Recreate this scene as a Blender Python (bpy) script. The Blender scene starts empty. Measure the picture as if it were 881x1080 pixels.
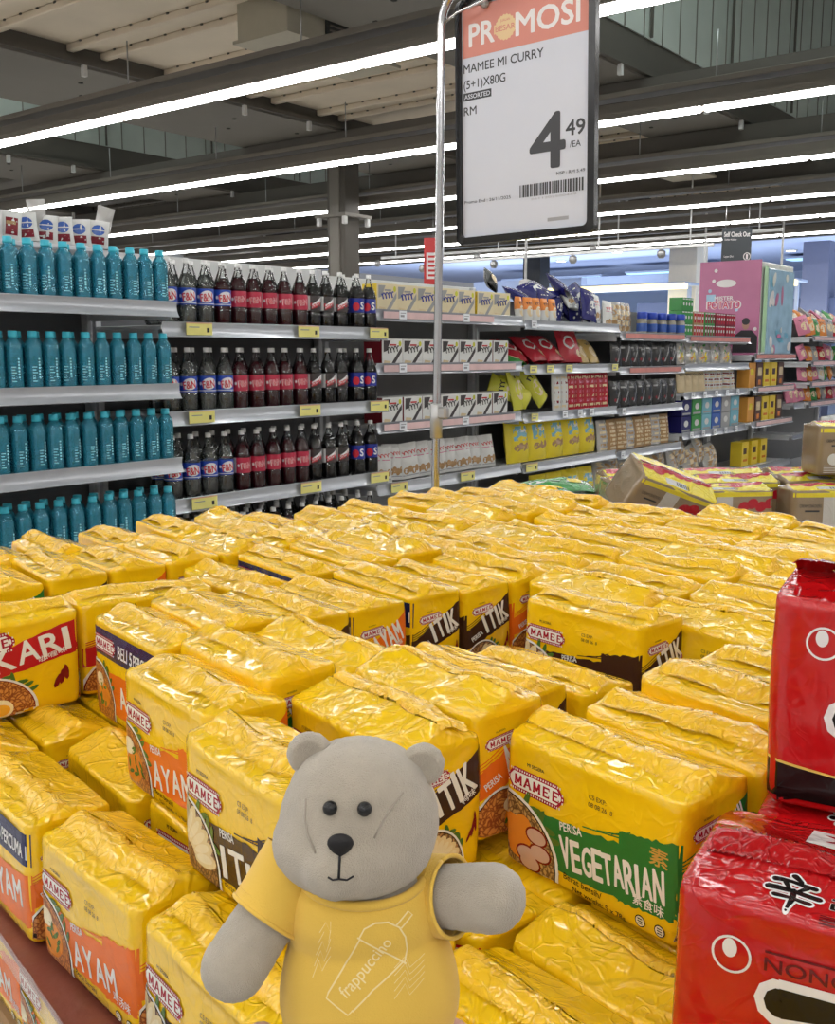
import bpy, bmesh, math, random
from mathutils import Vector, Matrix, noise
from mathutils.bvhtree import BVHTree
from mathutils.geometry import tessellate_polygon

SC = bpy.context.scene
COL = SC.collection
R = math.radians
CAM_H = 1.6                      # camera height above the shop floor
def g(z): return z + CAM_H      # height relative to the eye
rnd = random.Random(7)

# ------------------------------------------------------------------ materials
MATS = {}
def _n(nt, kind, **kw):
    n = nt.nodes.new(kind)
    for k, v in kw.items():
        setattr(n, k, v)
    return n

def mat(name, color, rough=0.5, metal=0.0, vary=0.05, vscale=12.0, bump=0.0, bscale=60.0, bdist=0.002,
        trans=0.0, coat=0.0, sheen=0.0, alpha=1.0, emit=0.0, ior=1.45, spec=0.5, sss=0.0):
    """Principled material: colour with a soft procedural variation, optional noise bump."""
    if name in MATS:
        return MATS[name]
    m = bpy.data.materials.new(name)
    m.use_nodes = True
    nt = m.node_tree
    b = nt.nodes['Principled BSDF']
    tc = _n(nt, 'ShaderNodeTexCoord')
    nz = _n(nt, 'ShaderNodeTexNoise')
    nz.inputs['Scale'].default_value = vscale
    nz.inputs['Detail'].default_value = 3
    nt.links.new(tc.outputs['Object'], nz.inputs['Vector'])
    mix = _n(nt, 'ShaderNodeMix', data_type='RGBA')
    c = list(color)[:3]
    lo = [max(0, x * (1 - vary)) for x in c] + [1]
    hi = [min(1, x * (1 + vary)) for x in c] + [1]
    mix.inputs[6].default_value = lo
    mix.inputs[7].default_value = hi
    nt.links.new(nz.outputs['Fac'], mix.inputs[0])
    nt.links.new(mix.outputs[2], b.inputs['Base Color'])
    b.inputs['Roughness'].default_value = rough
    b.inputs['Metallic'].default_value = metal
    b.inputs['IOR'].default_value = ior
    b.inputs['Specular IOR Level'].default_value = spec
    b.inputs['Transmission Weight'].default_value = trans
    b.inputs['Coat Weight'].default_value = coat
    b.inputs['Coat Roughness'].default_value = 0.05
    b.inputs['Sheen Weight'].default_value = sheen
    b.inputs['Alpha'].default_value = alpha
    if sss:
        b.inputs['Subsurface Weight'].default_value = sss
        b.inputs['Subsurface Radius'].default_value = (.01, .005, .003)
    if emit:
        b.inputs['Emission Color'].default_value = c + [1]
        b.inputs['Emission Strength'].default_value = emit
    if bump:
        bn = _n(nt, 'ShaderNodeTexNoise')
        bn.inputs['Scale'].default_value = bscale
        bn.inputs['Detail'].default_value = 4
        nt.links.new(tc.outputs['Object'], bn.inputs['Vector'])
        bp = _n(nt, 'ShaderNodeBump')
        bp.inputs['Strength'].default_value = bump
        bp.inputs['Distance'].default_value = bdist
        nt.links.new(bn.outputs['Fac'], bp.inputs['Height'])
        nt.links.new(bp.outputs['Normal'], b.inputs['Normal'])
    MATS[name] = m
    return m

def film(name, color, rough=0.17, crease=0.5, scale=1.0, vary=0.04, coat=0.0, spec=0.5):
    """Glossy packaging film: crinkle creases (ridged noise) as bump, different on every pack."""
    if name in MATS:
        return MATS[name]
    m = mat(name, color, rough=rough, vary=vary, vscale=9, coat=coat, spec=spec)
    nt = m.node_tree
    b = nt.nodes['Principled BSDF']
    tc = [n for n in nt.nodes if n.type == 'TEX_COORD'][0]
    oi = _n(nt, 'ShaderNodeObjectInfo')
    mul = _n(nt, 'ShaderNodeMath', operation='MULTIPLY')
    mul.inputs[1].default_value = 37.0
    nt.links.new(oi.outputs['Random'], mul.inputs[0])
    off = _n(nt, 'ShaderNodeVectorMath', operation='ADD')
    nt.links.new(tc.outputs['Object'], off.inputs[0])
    nt.links.new(mul.outputs[0], off.inputs[1])
    prev = None
    # (scale, height, distortion, width of the welt): narrow raised creases over broad soft dents
    for sc, amp, dist, wd in ((9 * scale, 1.0, 1.0, .05), (21 * scale, .6, 1.6, .06), (6 * scale, 3.0, .4, 0), (48 * scale, .22, .8, .10)):
        nz = _n(nt, 'ShaderNodeTexNoise')
        nz.inputs['Scale'].default_value = sc
        nz.inputs['Detail'].default_value = 1.0
        nz.inputs['Distortion'].default_value = dist
        nt.links.new(off.outputs[0], nz.inputs['Vector'])
        a = _n(nt, 'ShaderNodeMath', operation='SUBTRACT'); a.inputs[1].default_value = 0.5
        nt.links.new(nz.outputs['Fac'], a.inputs[0])
        ab = _n(nt, 'ShaderNodeMath', operation='ABSOLUTE'); nt.links.new(a.outputs[0], ab.inputs[0])
        if wd:
            mr = _n(nt, 'ShaderNodeMapRange', interpolation_type='SMOOTHSTEP')
            mr.inputs[1].default_value = 0.0; mr.inputs[2].default_value = wd; mr.inputs[3].default_value = amp; mr.inputs[4].default_value = 0.0
            nt.links.new(ab.outputs[0], mr.inputs[0]); s = mr
        else:
            s = _n(nt, 'ShaderNodeMath', operation='MULTIPLY'); s.inputs[1].default_value = -amp * 2
            nt.links.new(ab.outputs[0], s.inputs[0])
        if prev is None:
            prev = s
        else:
            ad = _n(nt, 'ShaderNodeMath', operation='ADD')
            nt.links.new(prev.outputs[0], ad.inputs[0]); nt.links.new(s.outputs[0], ad.inputs[1]); prev = ad
    bp = _n(nt, 'ShaderNodeBump')
    bp.inputs['Strength'].default_value = crease
    bp.inputs['Distance'].default_value = 0.0035 / scale
    nt.links.new(prev.outputs[0], bp.inputs['Height'])
    nt.links.new(bp.outputs['Normal'], b.inputs['Normal'])
    # taut on the upright faces, crinkled where the film lies loose on top
    ge = _n(nt, 'ShaderNodeNewGeometry'); sp = _n(nt, 'ShaderNodeSeparateXYZ'); nt.links.new(ge.outputs['Normal'], sp.inputs[0])
    mz = _n(nt, 'ShaderNodeMapRange'); mz.inputs[1].default_value = .05; mz.inputs[2].default_value = .6
    mz.inputs[3].default_value = crease * .28; mz.inputs[4].default_value = crease
    nt.links.new(sp.outputs['Z'], mz.inputs[0]); nt.links.new(mz.outputs[0], bp.inputs['Strength'])
    return m

# ------------------------------------------------------------------ mesh building
class MB:
    """Collects shapes into one mesh; every shape carries a material."""
    def __init__(self):
        self.v, self.f, self.mi, self.sm, self.mats = [], [], [], [], []
    def slot(self, m):
        if m not in self.mats:
            self.mats.append(m)
        return self.mats.index(m)
    def add(self, verts, faces, m, smooth=False, M=None):
        o = len(self.v)
        if M is not None:
            verts = [M @ Vector(p) for p in verts]
        self.v += [tuple(p) for p in verts]
        s = self.slot(m)
        for f in faces:
            self.f.append([i + o for i in f]); self.mi.append(s); self.sm.append(smooth)
        return self
    def box(self, c, s, m, bev=0.0, M=None, seg=1):
        if bev <= 0:
            x, y, z = s[0] / 2, s[1] / 2, s[2] / 2
            vs = [(c[0] + a * x, c[1] + b * y, c[2] + d * z) for d in (-1, 1) for b in (-1, 1) for a in (-1, 1)]
            fs = [(0, 2, 3, 1), (4, 5, 7, 6), (0, 1, 5, 4), (2, 6, 7, 3), (0, 4, 6, 2), (1, 3, 7, 5)]
            return self.add(vs, fs, m, False, M)
        bm = bmesh.new()
        bmesh.ops.create_cube(bm, size=1)
        for v in bm.verts:
            v.co = Vector((v.co.x * s[0], v.co.y * s[1], v.co.z * s[2]))
        bmesh.ops.bevel(bm, geom=bm.edges[:], offset=min(bev, min(s) * .49), segments=seg, affect='EDGES', profile=.5)
        self.bm(bm, m, seg > 1, Matrix.Translation(c) if M is None else M @ Matrix.Translation(c))
        return self
    def bm(self, bm, m, smooth=False, M=None):
        bm.verts.index_update()
        self.add([v.co.copy() for v in bm.verts], [[v.index for v in f.verts] for f in bm.faces], m, smooth, M)
        bm.free()
        return self
    def lathe(self, prof, m, n=16, M=None, smooth=True, cap=True):
        vs, fs = [], []
        for r, z in prof:
            for k in range(n):
                a = 2 * math.pi * k / n
                vs.append((r * math.cos(a), r * math.sin(a), z))
        for i in range(len(prof) - 1):
            for k in range(n):
                fs.append((i * n + k, i * n + (k + 1) % n, (i + 1) * n + (k + 1) % n, (i + 1) * n + k))
        if cap:
            fs.append(tuple(range(n - 1, -1, -1)))
            fs.append(tuple((len(prof) - 1) * n + k for k in range(n)))
        return self.add(vs, fs, m, smooth, M)
    def tube(self, pts, r, m, n=10, M=None, smooth=True):
        pts = [Vector(p) for p in pts]
        rs = r if isinstance(r, (list, tuple)) else [r] * len(pts)
        vs, fs = [], []
        up = None
        for i, p in enumerate(pts):
            t = (pts[min(i + 1, len(pts) - 1)] - pts[max(i - 1, 0)]).normalized()
            if up is None:
                up = Vector((0, 0, 1)) if abs(t.z) < .9 else Vector((1, 0, 0))
            s = t.cross(up).normalized(); up = s.cross(t).normalized()
            for k in range(n):
                a = 2 * math.pi * k / n
                vs.append(p + (s * math.cos(a) + up * math.sin(a)) * rs[i])
        for i in range(len(pts) - 1):
            for k in range(n):
                fs.append((i * n + k, i * n + (k + 1) % n, (i + 1) * n + (k + 1) % n, (i + 1) * n + k))
        fs.append(tuple(range(n - 1, -1, -1)))
        fs.append(tuple((len(pts) - 1) * n + k for k in range(n)))
        return self.add(vs, fs, m, smooth, M)
    def prism(self, poly, d0, d1, m, M=None, smooth=False):
        """Polygon in x,z pushed along y from d0 to d1."""
        n = len(poly)
        vs = [(x, d0, z) for x, z in poly] + [(x, d1, z) for x, z in poly]
        fs = [tuple(range(n)), tuple(range(2 * n - 1, n - 1, -1))]
        for k in range(n):
            fs.append((k, k + n, (k + 1) % n + n, (k + 1) % n))
        return self.add(vs, fs, m, smooth, M)
    def grid(self, nx, ny, fn, m, smooth=True, M=None, closed_x=False):
        vs = [fn(i / (nx - (0 if closed_x else 1)), j / (ny - 1)) for j in range(ny) for i in range(nx)]
        fs = []
        for j in range(ny - 1):
            for i in range(nx if closed_x else nx - 1):
                i2 = (i + 1) % nx
                fs.append((j * nx + i, j * nx + i2, (j + 1) * nx + i2, (j + 1) * nx + i))
        return self.add(vs, fs, m, smooth, M)
    def mesh(self, name):
        me = bpy.data.meshes.new(name)
        me.from_pydata(self.v, [], self.f)
        for m in self.mats:
            me.materials.append(m)
        me.polygons.foreach_set('material_index', self.mi)
        me.polygons.foreach_set('use_smooth', self.sm)
        me.update()
        bm = bmesh.new(); bm.from_mesh(me)
        bmesh.ops.recalc_face_normals(bm, faces=bm.faces[:])
        bm.to_mesh(me); bm.free()
        return me
    def build(self, name, parent=None, **kw):
        return link(name, self.mesh(name), parent, **kw)

def link(name, me, parent=None, label=None, cat=None, group=None, kind=None, loc=None, rot=None):
    o = bpy.data.objects.new(name, me)
    COL.objects.link(o)
    if parent is not None:
        o.parent = parent
    if loc is not None:
        o.location = loc
    if rot is not None:
        o.rotation_euler = rot
    return tag(o, label, cat, group, kind)

def tag(o, label=None, cat=None, group=None, kind=None):
    for k, v in (('label', label), ('category', cat), ('group', group), ('kind', kind)):
        if v:
            o[k] = v
    return o

def thing(name, label, cat, loc=(0, 0, 0), rot=(0, 0, 0), group=None):
    return link(name, None, None, label, cat, group, None, loc, rot)

KIDS = {}
def kids(o):
    return [c for c in COL.objects if c.parent is o]

def copy_tree(root, children, loc, rot=(0, 0, 0), label=None, group=None, scale=None):
    """children: list of (object, [grandchildren])"""
    r = root.copy(); COL.objects.link(r)
    r.location = loc; r.rotation_euler = rot
    if scale: r.scale = scale
    if label: r['label'] = label
    if group: r['group'] = group
    for c, gs in children:
        d = c.copy(); COL.objects.link(d); d.parent = r
        for g in gs:
            e = g.copy(); COL.objects.link(e); e.parent = d
    return r

ORD = 'first second third fourth fifth sixth seventh eighth ninth tenth eleventh twelfth thirteenth fourteenth fifteenth sixteenth seventeenth eighteenth nineteenth twentieth'.split()

# ------------------------------------------------------------------ flat artwork (lettering, logos) that is wrapped on a surface
_txt = {}
def text_mesh(s, bold=0.0, sx=1.0):
    key = (s, bold, sx)
    if key not in _txt:
        cu = bpy.data.curves.new('lettering', 'FONT')
        cu.body = s; cu.size = 1.0; cu.offset = bold; cu.resolution_u = 3
        ob = bpy.data.objects.new('lettering', cu)
        me = bpy.data.meshes.new_from_object(ob)
        vs = [(v.co.x * sx, v.co.y) for v in me.vertices]
        fs = [list(p.vertices) for p in me.polygons]
        bpy.data.objects.remove(ob); bpy.data.curves.remove(cu); bpy.data.meshes.remove(me)
        if not vs:
            vs = [(0, 0)]
        x0 = min(p[0] for p in vs); x1 = max(p[0] for p in vs)
        y0 = min(p[1] for p in vs); y1 = max(p[1] for p in vs)
        _txt[key] = (vs, fs, (x0, x1, y0, y1))
    return _txt[key]

class Art:
    """2-D shapes (metres) in layers, later laid on a surface."""
    def __init__(self):
        self.items = []            # verts, faces, material, layer
    def poly(self, pts, m, layer=0):
        pts = list(pts)
        tri = tessellate_polygon([[Vector((x, y, 0)) for x, y in pts]])
        self.items.append((pts, [list(t) for t in tri], m, layer)); return self
    def rect(self, x0, y0, x1, y1, m, layer=0):
        return self.poly([(x0, y0), (x1, y0), (x1, y1), (x0, y1)], m, layer)
    def ellipse(self, cx, cy, rx, ry, m, layer=0, n=28, rot=0.0, clip=None, a0=0, a1=2 * math.pi):
        pts = []
        for k in range(n):
            a = a0 + (a1 - a0) * k / n
            x, y = rx * math.cos(a), ry * math.sin(a)
            x, y = cx + x * math.cos(rot) - y * math.sin(rot), cy + x * math.sin(rot) + y * math.cos(rot)
            if clip:
                x = min(max(x, clip[0]), clip[2]); y = min(max(y, clip[1]), clip[3])
            pts.append((x, y))
        return self.poly(pts, m, layer)
    def ring(self, cx, cy, rx, ry, t, m, layer=0, n=28):
        vs, fs = [], []
        for k in range(n):
            a = 2 * math.pi * k / n
            vs += [(cx + rx * math.cos(a), cy + ry * math.sin(a)), (cx + (rx - t) * math.cos(a), cy + (ry - t) * math.sin(a))]
        for k in range(n):
            i, j = 2 * k, 2 * ((k + 1) % n)
            fs.append([i, j, j + 1, i + 1])
        self.items.append((vs, fs, m, layer)); return self
    def text(self, s, x, y, h, m, layer=0, bold=0.0, sx=1.0, align='L', rot=0.0, width=None, shear=0.0):
        """h: cap height; x,y: baseline start (L), centre (C) or end (R)"""
        vs, fs, (x0, x1, y0, y1) = text_mesh(s, 0.0, 1.0)
        k = h / 0.73
        kx = k * sx if width is None else width / max(1e-6, x1 - x0)
        w = (x1 - x0) * kx
        ox = {'L': 0, 'C': -w / 2, 'R': -w}[align]
        c, sn = math.cos(rot), math.sin(rot)
        e = bold * k * .6                                   # heavier strokes: the letters laid down again a little apart
        shifts = [(0, 0)] if bold < .004 else [(e * math.cos(q * math.pi / 4), e * math.sin(q * math.pi / 4)) for q in range(8)] if bold > .025 else [(e, e), (-e, e), (e, -e), (-e, -e)]
        for qi, (dx, dy) in enumerate(shifts):
            out = []
            for px, py in vs:
                a = (px - x0) * kx + ox + py * k * shear + dx; b = py * k + dy
                out.append((x + a * c - b * sn, y + a * sn + b * c))
            self.items.append((out, fs, m, layer + .05 * qi))
        return self
    def stroke(self, pts, w, m, layer=0):
        """polyline of thickness w (number or one per point)"""
        pts = [Vector((p[0], p[1])) for p in pts]
        ws = w if isinstance(w, (list, tuple)) else [w] * len(pts)
        L, Rr = [], []
        for i, p in enumerate(pts):
            t = pts[min(i + 1, len(pts) - 1)] - pts[max(i - 1, 0)]
            t = t.normalized() if t.length else Vector((1, 0))
            nrm = Vector((-t.y, t.x))
            L.append(p + nrm * ws[i] / 2); Rr.append(p - nrm * ws[i] / 2)
        vs = [tuple(p) for p in L + Rr]; n = len(pts)
        self.items.append((vs, [[i, i + 1, n + i + 1, n + i] for i in range(n - 1)], m, layer)); return self
    def extend(self, other, M=None, dl=0):
        for vs, fs, m, l in other.items:
            if M:
                vs = [M(x, y) for x, y in vs]
            self.items.append((list(vs), fs, m, l + dl))
        return self
    def mesh(self, name, fn, step=None, lift=0.0004, base=0.0004):
        """fn(x, y, lift) -> 3-D point (or None when it misses); step: cut long shapes so that they bend with the surface"""
        mb = MB()
        for vs, fs, m, l in self.items:
            if step:
                bm = bmesh.new()
                bv = [bm.verts.new((x, y, 0)) for x, y in vs]
                for f in fs:
                    try: bm.faces.new([bv[i] for i in f])
                    except ValueError: pass
                xs = [p[0] for p in vs]; ys = [p[1] for p in vs]
                for ax, lo, hi in ((0, min(xs), max(xs)), (1, min(ys), max(ys))):
                    k = math.floor(lo / step) + 1
                    while k * step < hi:
                        co = [0, 0, 0]; co[ax] = k * step
                        no = [0, 0, 0]; no[ax] = 1
                        bmesh.ops.bisect_plane(bm, geom=bm.verts[:] + bm.edges[:] + bm.faces[:], plane_co=co, plane_no=no, dist=1e-7)
                        k += 1
                bm.verts.index_update()
                vs = [(v.co.x, v.co.y) for v in bm.verts]
                fs = [[v.index for v in f.verts] for f in bm.faces]
                bm.free()
            P = [fn(x, y, base + lift * l) for x, y in vs]
            ok = [[i for i in f] for f in fs if all(P[i] is not None for i in f)]
            used = sorted({i for f in ok for i in f}); mp = {i: k for k, i in enumerate(used)}
            if ok:
                mb.add([P[i] for i in used], [[mp[i] for i in f] for f in ok], m, False)
        me = bpy.data.meshes.new(name)
        me.from_pydata(mb.v, [], mb.f)
        for m in mb.mats:
            me.materials.append(m)
        me.polygons.foreach_set('material_index', mb.mi)
        me.update()
        return me

def flat_fn(axis='xz', y=0.0, sgn=-1):
    """lay artwork on the plane y = const of the object, facing -y (sgn -1)"""
    return lambda a, b, l: Vector((a, y + sgn * l, b))

def bvh_of(me):
    return BVHTree.FromPolygons([v.co.copy() for v in me.vertices], [list(p.vertices) for p in me.polygons])
# ------------------------------------------------------------------ camera, at eye height in the aisle
cam = bpy.data.cameras.new('camera')
camo = bpy.data.objects.new('camera', cam); COL.objects.link(camo)
cam.sensor_fit = 'VERTICAL'; cam.sensor_height = 24.0; cam.lens = 24.0 * 1100 / 1080
cam.clip_start = 0.02; cam.clip_end = 200
AZ = R(37.86)                    # heading, measured from the shelf run (x axis) towards y
camo.location = (0, 0, CAM_H)
camo.rotation_euler = (R(90 - 8.68), 0, AZ - R(90))
SC.camera = camo
FWD = Vector((math.cos(AZ), math.sin(AZ), 0)); RGT = Vector((math.sin(AZ), -math.cos(AZ), 0))
IA = AZ + R(38)                  # the noodle island is turned a little against the shelves
EA = Vector((math.cos(IA), math.sin(IA), 0))            # along a row of packs, away to the left
EB = Vector((math.sin(IA), -math.cos(IA), 0))           # from row to row, away to the right
def isl(a, b, z):
    return EA * a + EB * b + Vector((0, 0, z))

SC.view_settings.view_transform = 'Standard'
SC.view_settings.look = 'None'
SC.view_settings.gamma = 1.0
SC.view_settings.use_curve_mapping = False
SC.view_settings.exposure = 0.0
SC.cycles.use_denoising = True
SC.cycles.max_bounces = 8
SC.cycles.diffuse_bounces = 3
SC.cycles.glossy_bounces = 4
SC.cycles.transmission_bounces = 8
SC.cycles.transparent_max_bounces = 12
SC.cycles.sample_clamp_indirect = 4.0
SC.cycles.caustics_reflective = False
SC.cycles.caustics_refractive = False
w = bpy.data.worlds.new('world'); SC.world = w
w.use_nodes = True
w.node_tree.nodes['Background'].inputs[0].default_value = (.9, .93, 1, 1)
w.node_tree.nodes['Background'].inputs[1].default_value = 0.25
# ------------------------------------------------------------------ instant-noodle multipacks
YEL = (.90, .56, .006)
M_YEL = film('yellow_film', YEL, rough=.12, crease=.5, vary=.03, coat=.6)
M_YEL2 = film('yellow_seal_film', (.90, .54, .02), rough=.14, crease=.6, scale=1.3, vary=.04, coat=.4)
def ink(name, c, rough=.2):
    return film('ink_' + name, c, rough=rough, crease=.25)
K_RED = ink('red', (.50, .012, .018)); K_ORG = ink('orange', (.78, .15, .012)); K_BRN = ink('brown', (.045, .018, .012))
K_GRN = ink('green', (.015, .17, .03)); K_BLU = ink('navy', (.008, .012, .075)); K_WHT = ink('white', (.82, .8, .74))
K_MAR = ink('maroon', (.36, .01, .03)); K_BLK = ink('black', (.02, .015, .012)); K_GLD = ink('gold', (.55, .33, .06))
K_YEL = ink('yellow', YEL); K_CRM = ink('cream', (.80, .66, .38)); K_LEAF = ink('leaf', (.07, .16, .025))
K_EGG = ink('egg', (.85, .75, .5)); K_YOLK = ink('yolk', (.85, .42, .04)); K_CARROT = ink('carrot', (.75, .25, .03))
K_GREY = ink('dark_print', (.10, .07, .02)); K_PNK = ink('radish', (.62, .40, .32)); K_DARKR = ink('dark_red', (.2, .01, .01))

def soup_mat(name, c1, c2):
    """noodles in broth: wavy strands of two colours"""
    m = mat('noodles_' + name, c1, rough=.3, vary=.1)
    nt = m.node_tree; b = nt.nodes['Principled BSDF']
    tc = [n for n in nt.nodes if n.type == 'TEX_COORD'][0]
    wv = _n(nt, 'ShaderNodeTexVoronoi', feature='DISTANCE_TO_EDGE'); wv.inputs['Scale'].default_value = 170
    nz = _n(nt, 'ShaderNodeTexNoise'); nz.inputs['Scale'].default_value = 60
    mx = _n(nt, 'ShaderNodeMix', data_type='RGBA'); mx.blend_type = 'ADD'; mx.inputs[0].default_value = .02
    nt.links.new(tc.outputs['Object'], mx.inputs[6]); nt.links.new(nz.outputs['Color'], mx.inputs[7])
    nt.links.new(tc.outputs['Object'], nz.inputs['Vector']); nt.links.new(mx.outputs[2], wv.inputs['Vector'])
    rp = _n(nt, 'ShaderNodeValToRGB')
    rp.color_ramp.elements[0].color = (*c2, 1); rp.color_ramp.elements[1].color = (*c1, 1)
    rp.color_ramp.elements[0].position = .05; rp.color_ramp.elements[1].position = .22
    nt.links.new(wv.outputs['Distance'], rp.inputs[0]); nt.links.new(rp.outputs[0], b.inputs['Base Color'])
    return m
N_PALE = soup_mat('pale', (.55, .34, .12), (.12, .045, .012))
N_RED = soup_mat('curry', (.62, .26, .06), (.24, .05, .012))
N_BRN = soup_mat('brown', (.42, .22, .08), (.09, .03, .01))
FLAV = {'ITIK': (K_BRN, N_BRN, '鸭味'), 'AYAM': (K_ORG, N_RED, '鸡汤味'), 'VEGETARIAN': (K_GRN, N_PALE, '素食味'), 'KARI': (K_RED, N_RED, '咖喱味')}

def mamee(art, cx, cy, w, layer=4, rot=0.0):
    """the maker's plaque: dotted maroon border round a white field with slab letters"""
    a = Art(); h = w * .30
    def octo(hw, hh, c):
        return [(-hw, -hh + c), (-hw + c, -hh), (hw - c, -hh), (hw, -hh + c), (hw, hh - c), (hw - c, hh), (-hw + c, hh), (-hw, hh - c)]
    a.poly(octo(w / 2, h / 2, h * .42), K_MAR, 0)
    n = 22
    for s in (-1, 1):
        for k in range(n):
            x = (-.43 + .86 * k / (n - 1)) * w
            a.rect(x - w * .009, s * h * .41 - h * .04, x + w * .009, s * h * .41 + h * .04, K_WHT, 1)
        for y in (-.16, 0, .16):
            a.rect(s * w * .475 - w * .009, y * h - h * .04, s * w * .475 + w * .009, y * h + h * .04, K_WHT, 1)
    a.poly(octo(w * .45, h * .32, h * .24), K_WHT, 1)
    lh = h * .42; lw = w * .135; t = lw * .24; x = -w * .36
    for ch in 'MAMEE':
        def st(p, q, tt=t):
            a.stroke([(x + p[0] * lw, -lh / 2 + p[1] * lh), (x + q[0] * lw, -lh / 2 + q[1] * lh)], tt, K_MAR, 2)
        if ch == 'M':
            st((.14, 0), (.14, 1)); st((.86, 0), (.86, 1)); st((.14, 1), (.5, .2)); st((.86, 1), (.5, .2))
            st((-.02, .05), (.3, .05), t * .6); st((.7, .05), (1.02, .05), t * .6)
        elif ch == 'A':
            st((.1, 0), (.5, 1)); st((.9, 0), (.5, 1)); st((.25, .33), (.75, .33), t * .6)
            st((-.04, .05), (.26, .05), t * .6); st((.74, .05), (1.04, .05), t * .6)
        else:
            st((.2, 0), (.2, 1)); st((.1, .06), (.9, .06), t * .7); st((.1, .94), (.9, .94), t * .7); st((.2, .52), (.7, .52), t * .6)
            st((.86, 0), (.86, .3), t * .5); st((.86, .7), (.86, 1), t * .5)
        x += lw * 1.22
    c, s = math.cos(rot), math.sin(rot)
    art.extend(a, lambda px, py: (cx + px * c - py * s, cy + px * s + py * c), layer)
    art.text('MI SEGERA', cx - math.sin(rot) * h * .72, cy + h * .72, w * .045, K_BLK, layer, .01, align='C', rot=rot)
    return art

def hand(art, s, x, y, h, width, m, layer, rot=0.0, seed=0, bold=.035):
    """brush capitals, each a little out of line"""
    r = random.Random(seed + len(s)); n = len(s)
    ws = [.45 if ch == 'I' else 1.0 for ch in s]; tot = sum(ws)
    cx = 0
    c, sn = math.cos(rot), math.sin(rot)
    for ch, wgt in zip(s, ws):
        w = width * wgt / tot
        px, py = cx + w * .08, r.uniform(-.05, .05) * h
        art.text(ch, x + px * c - py * sn, y + px * sn + py * c, h * r.uniform(.94, 1.08), m, layer, bold, align='L',
                 rot=rot + r.uniform(-.05, .05), width=w * (.5 if ch == 'I' else .84))
        cx += w
    return art

def brush_band(x0, x1, y0a, y0b, y1a, y1b, seed):
    """band with dry-brush ends and edges: lower edge y0a..y0b, upper edge y1a..y1b"""
    r = random.Random(seed); n = 16
    lo = [(x0 + (x1 - x0) * k / n, y0a + (y0b - y0a) * k / n + r.uniform(-.0014, .0014)) for k in range(n + 1)]
    hi = [(x0 + (x1 - x0) * k / n, y1a + (y1b - y1a) * k / n + r.uniform(-.0016, .0016)) for k in range(n, -1, -1)]
    return lo + hi

def bowl(art, cx, cy, rx, ry, nm, fl, clip, layer=5, seed=0):
    r = random.Random(seed)
    E = lambda x, y, a, b, m, l, n=20, rot=0: art.ellipse(x, y, a, b, m, l, n, rot, clip)
    for k in range(5):       # sprigs behind the rim
        a = .5 + k * .16
        E(cx + rx * 1.0 * math.cos(a), cy + ry * 1.0 * math.sin(a), rx * .16, ry * .06, K_LEAF, layer - 1, 8, a + r.uniform(-1, 1))
    E(cx, cy, rx, ry, K_WHT, layer, 40); E(cx, cy, rx * .95, ry * .95, K_DARKR if fl in ('KARI',) else K_BLK, layer + 1, 40)
    E(cx, cy, rx * .93, ry * .93, nm, layer + 2, 40)
    def on(a, q): return cx + rx * q * math.cos(a), cy + ry * q * math.sin(a)
    if fl == 'ITIK':
        for k in range(6):
            x, y = on(.25 + k * .25, .62); E(x, y, rx * .30, ry * .13, K_CRM, layer + 3 + k % 2, 16, .2 + k * .2)
            x, y = on(.27 + k * .25, .60); E(x, y, rx * .22, ry * .07, K_EGG, layer + 5, 14, .2 + k * .2)
    elif fl == 'AYAM':
        x, y = on(.5, .45); E(x, y, rx * .34, ry * .3, K_CARROT, layer + 3, 16, .4)
        for k in range(9):
            x, y = on(.5 + r.uniform(-.5, .6), r.uniform(.2, .75)); E(x, y, rx * .09, ry * .04, K_LEAF, layer + 4, 8, r.uniform(0, 3))
        x, y = on(1.2, .6); E(x, y, rx * .2, ry * .16, K_EGG, layer + 4)
    elif fl == 'KARI':
        for a, q in ((1.9, .55), (2.3, .4), (1.6, .75)):
            x, y = on(a, q); E(x, y, rx * .22, ry * .18, K_CRM, layer + 3, 10, a)
        x, y = on(.35, .30); E(x, y, rx * .26, ry * .27, K_EGG, layer + 4); E(x + rx * .03, y - ry * .02, rx * .17, ry * .16, K_YOLK, layer + 5)
        for k in range(4):
            x, y = on(2.6 + .3 * k, .15 + .1 * k); E(x, y, rx * .14, ry * .08, K_LEAF, layer + 5, 8, k)
    else:
        for a, q in ((.9, .55), (.5, .35), (1.2, .4)):
            x, y = on(a, q); E(x, y, rx * .22, ry * .22, K_CARROT, layer + 3, 12, a)
        for a, q in ((.25, .7), (.15, .45), (.6, .75), (-.1, .5)):
            x, y = on(a, q); E(x, y, rx * .2, ry * .15, K_DARKR, layer + 4); E(x, y, rx * .17, ry * .12, K_PNK, layer + 5)
    art.ellipse(cx, cy, rx, ry, K_WHT, 0, 4)

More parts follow.
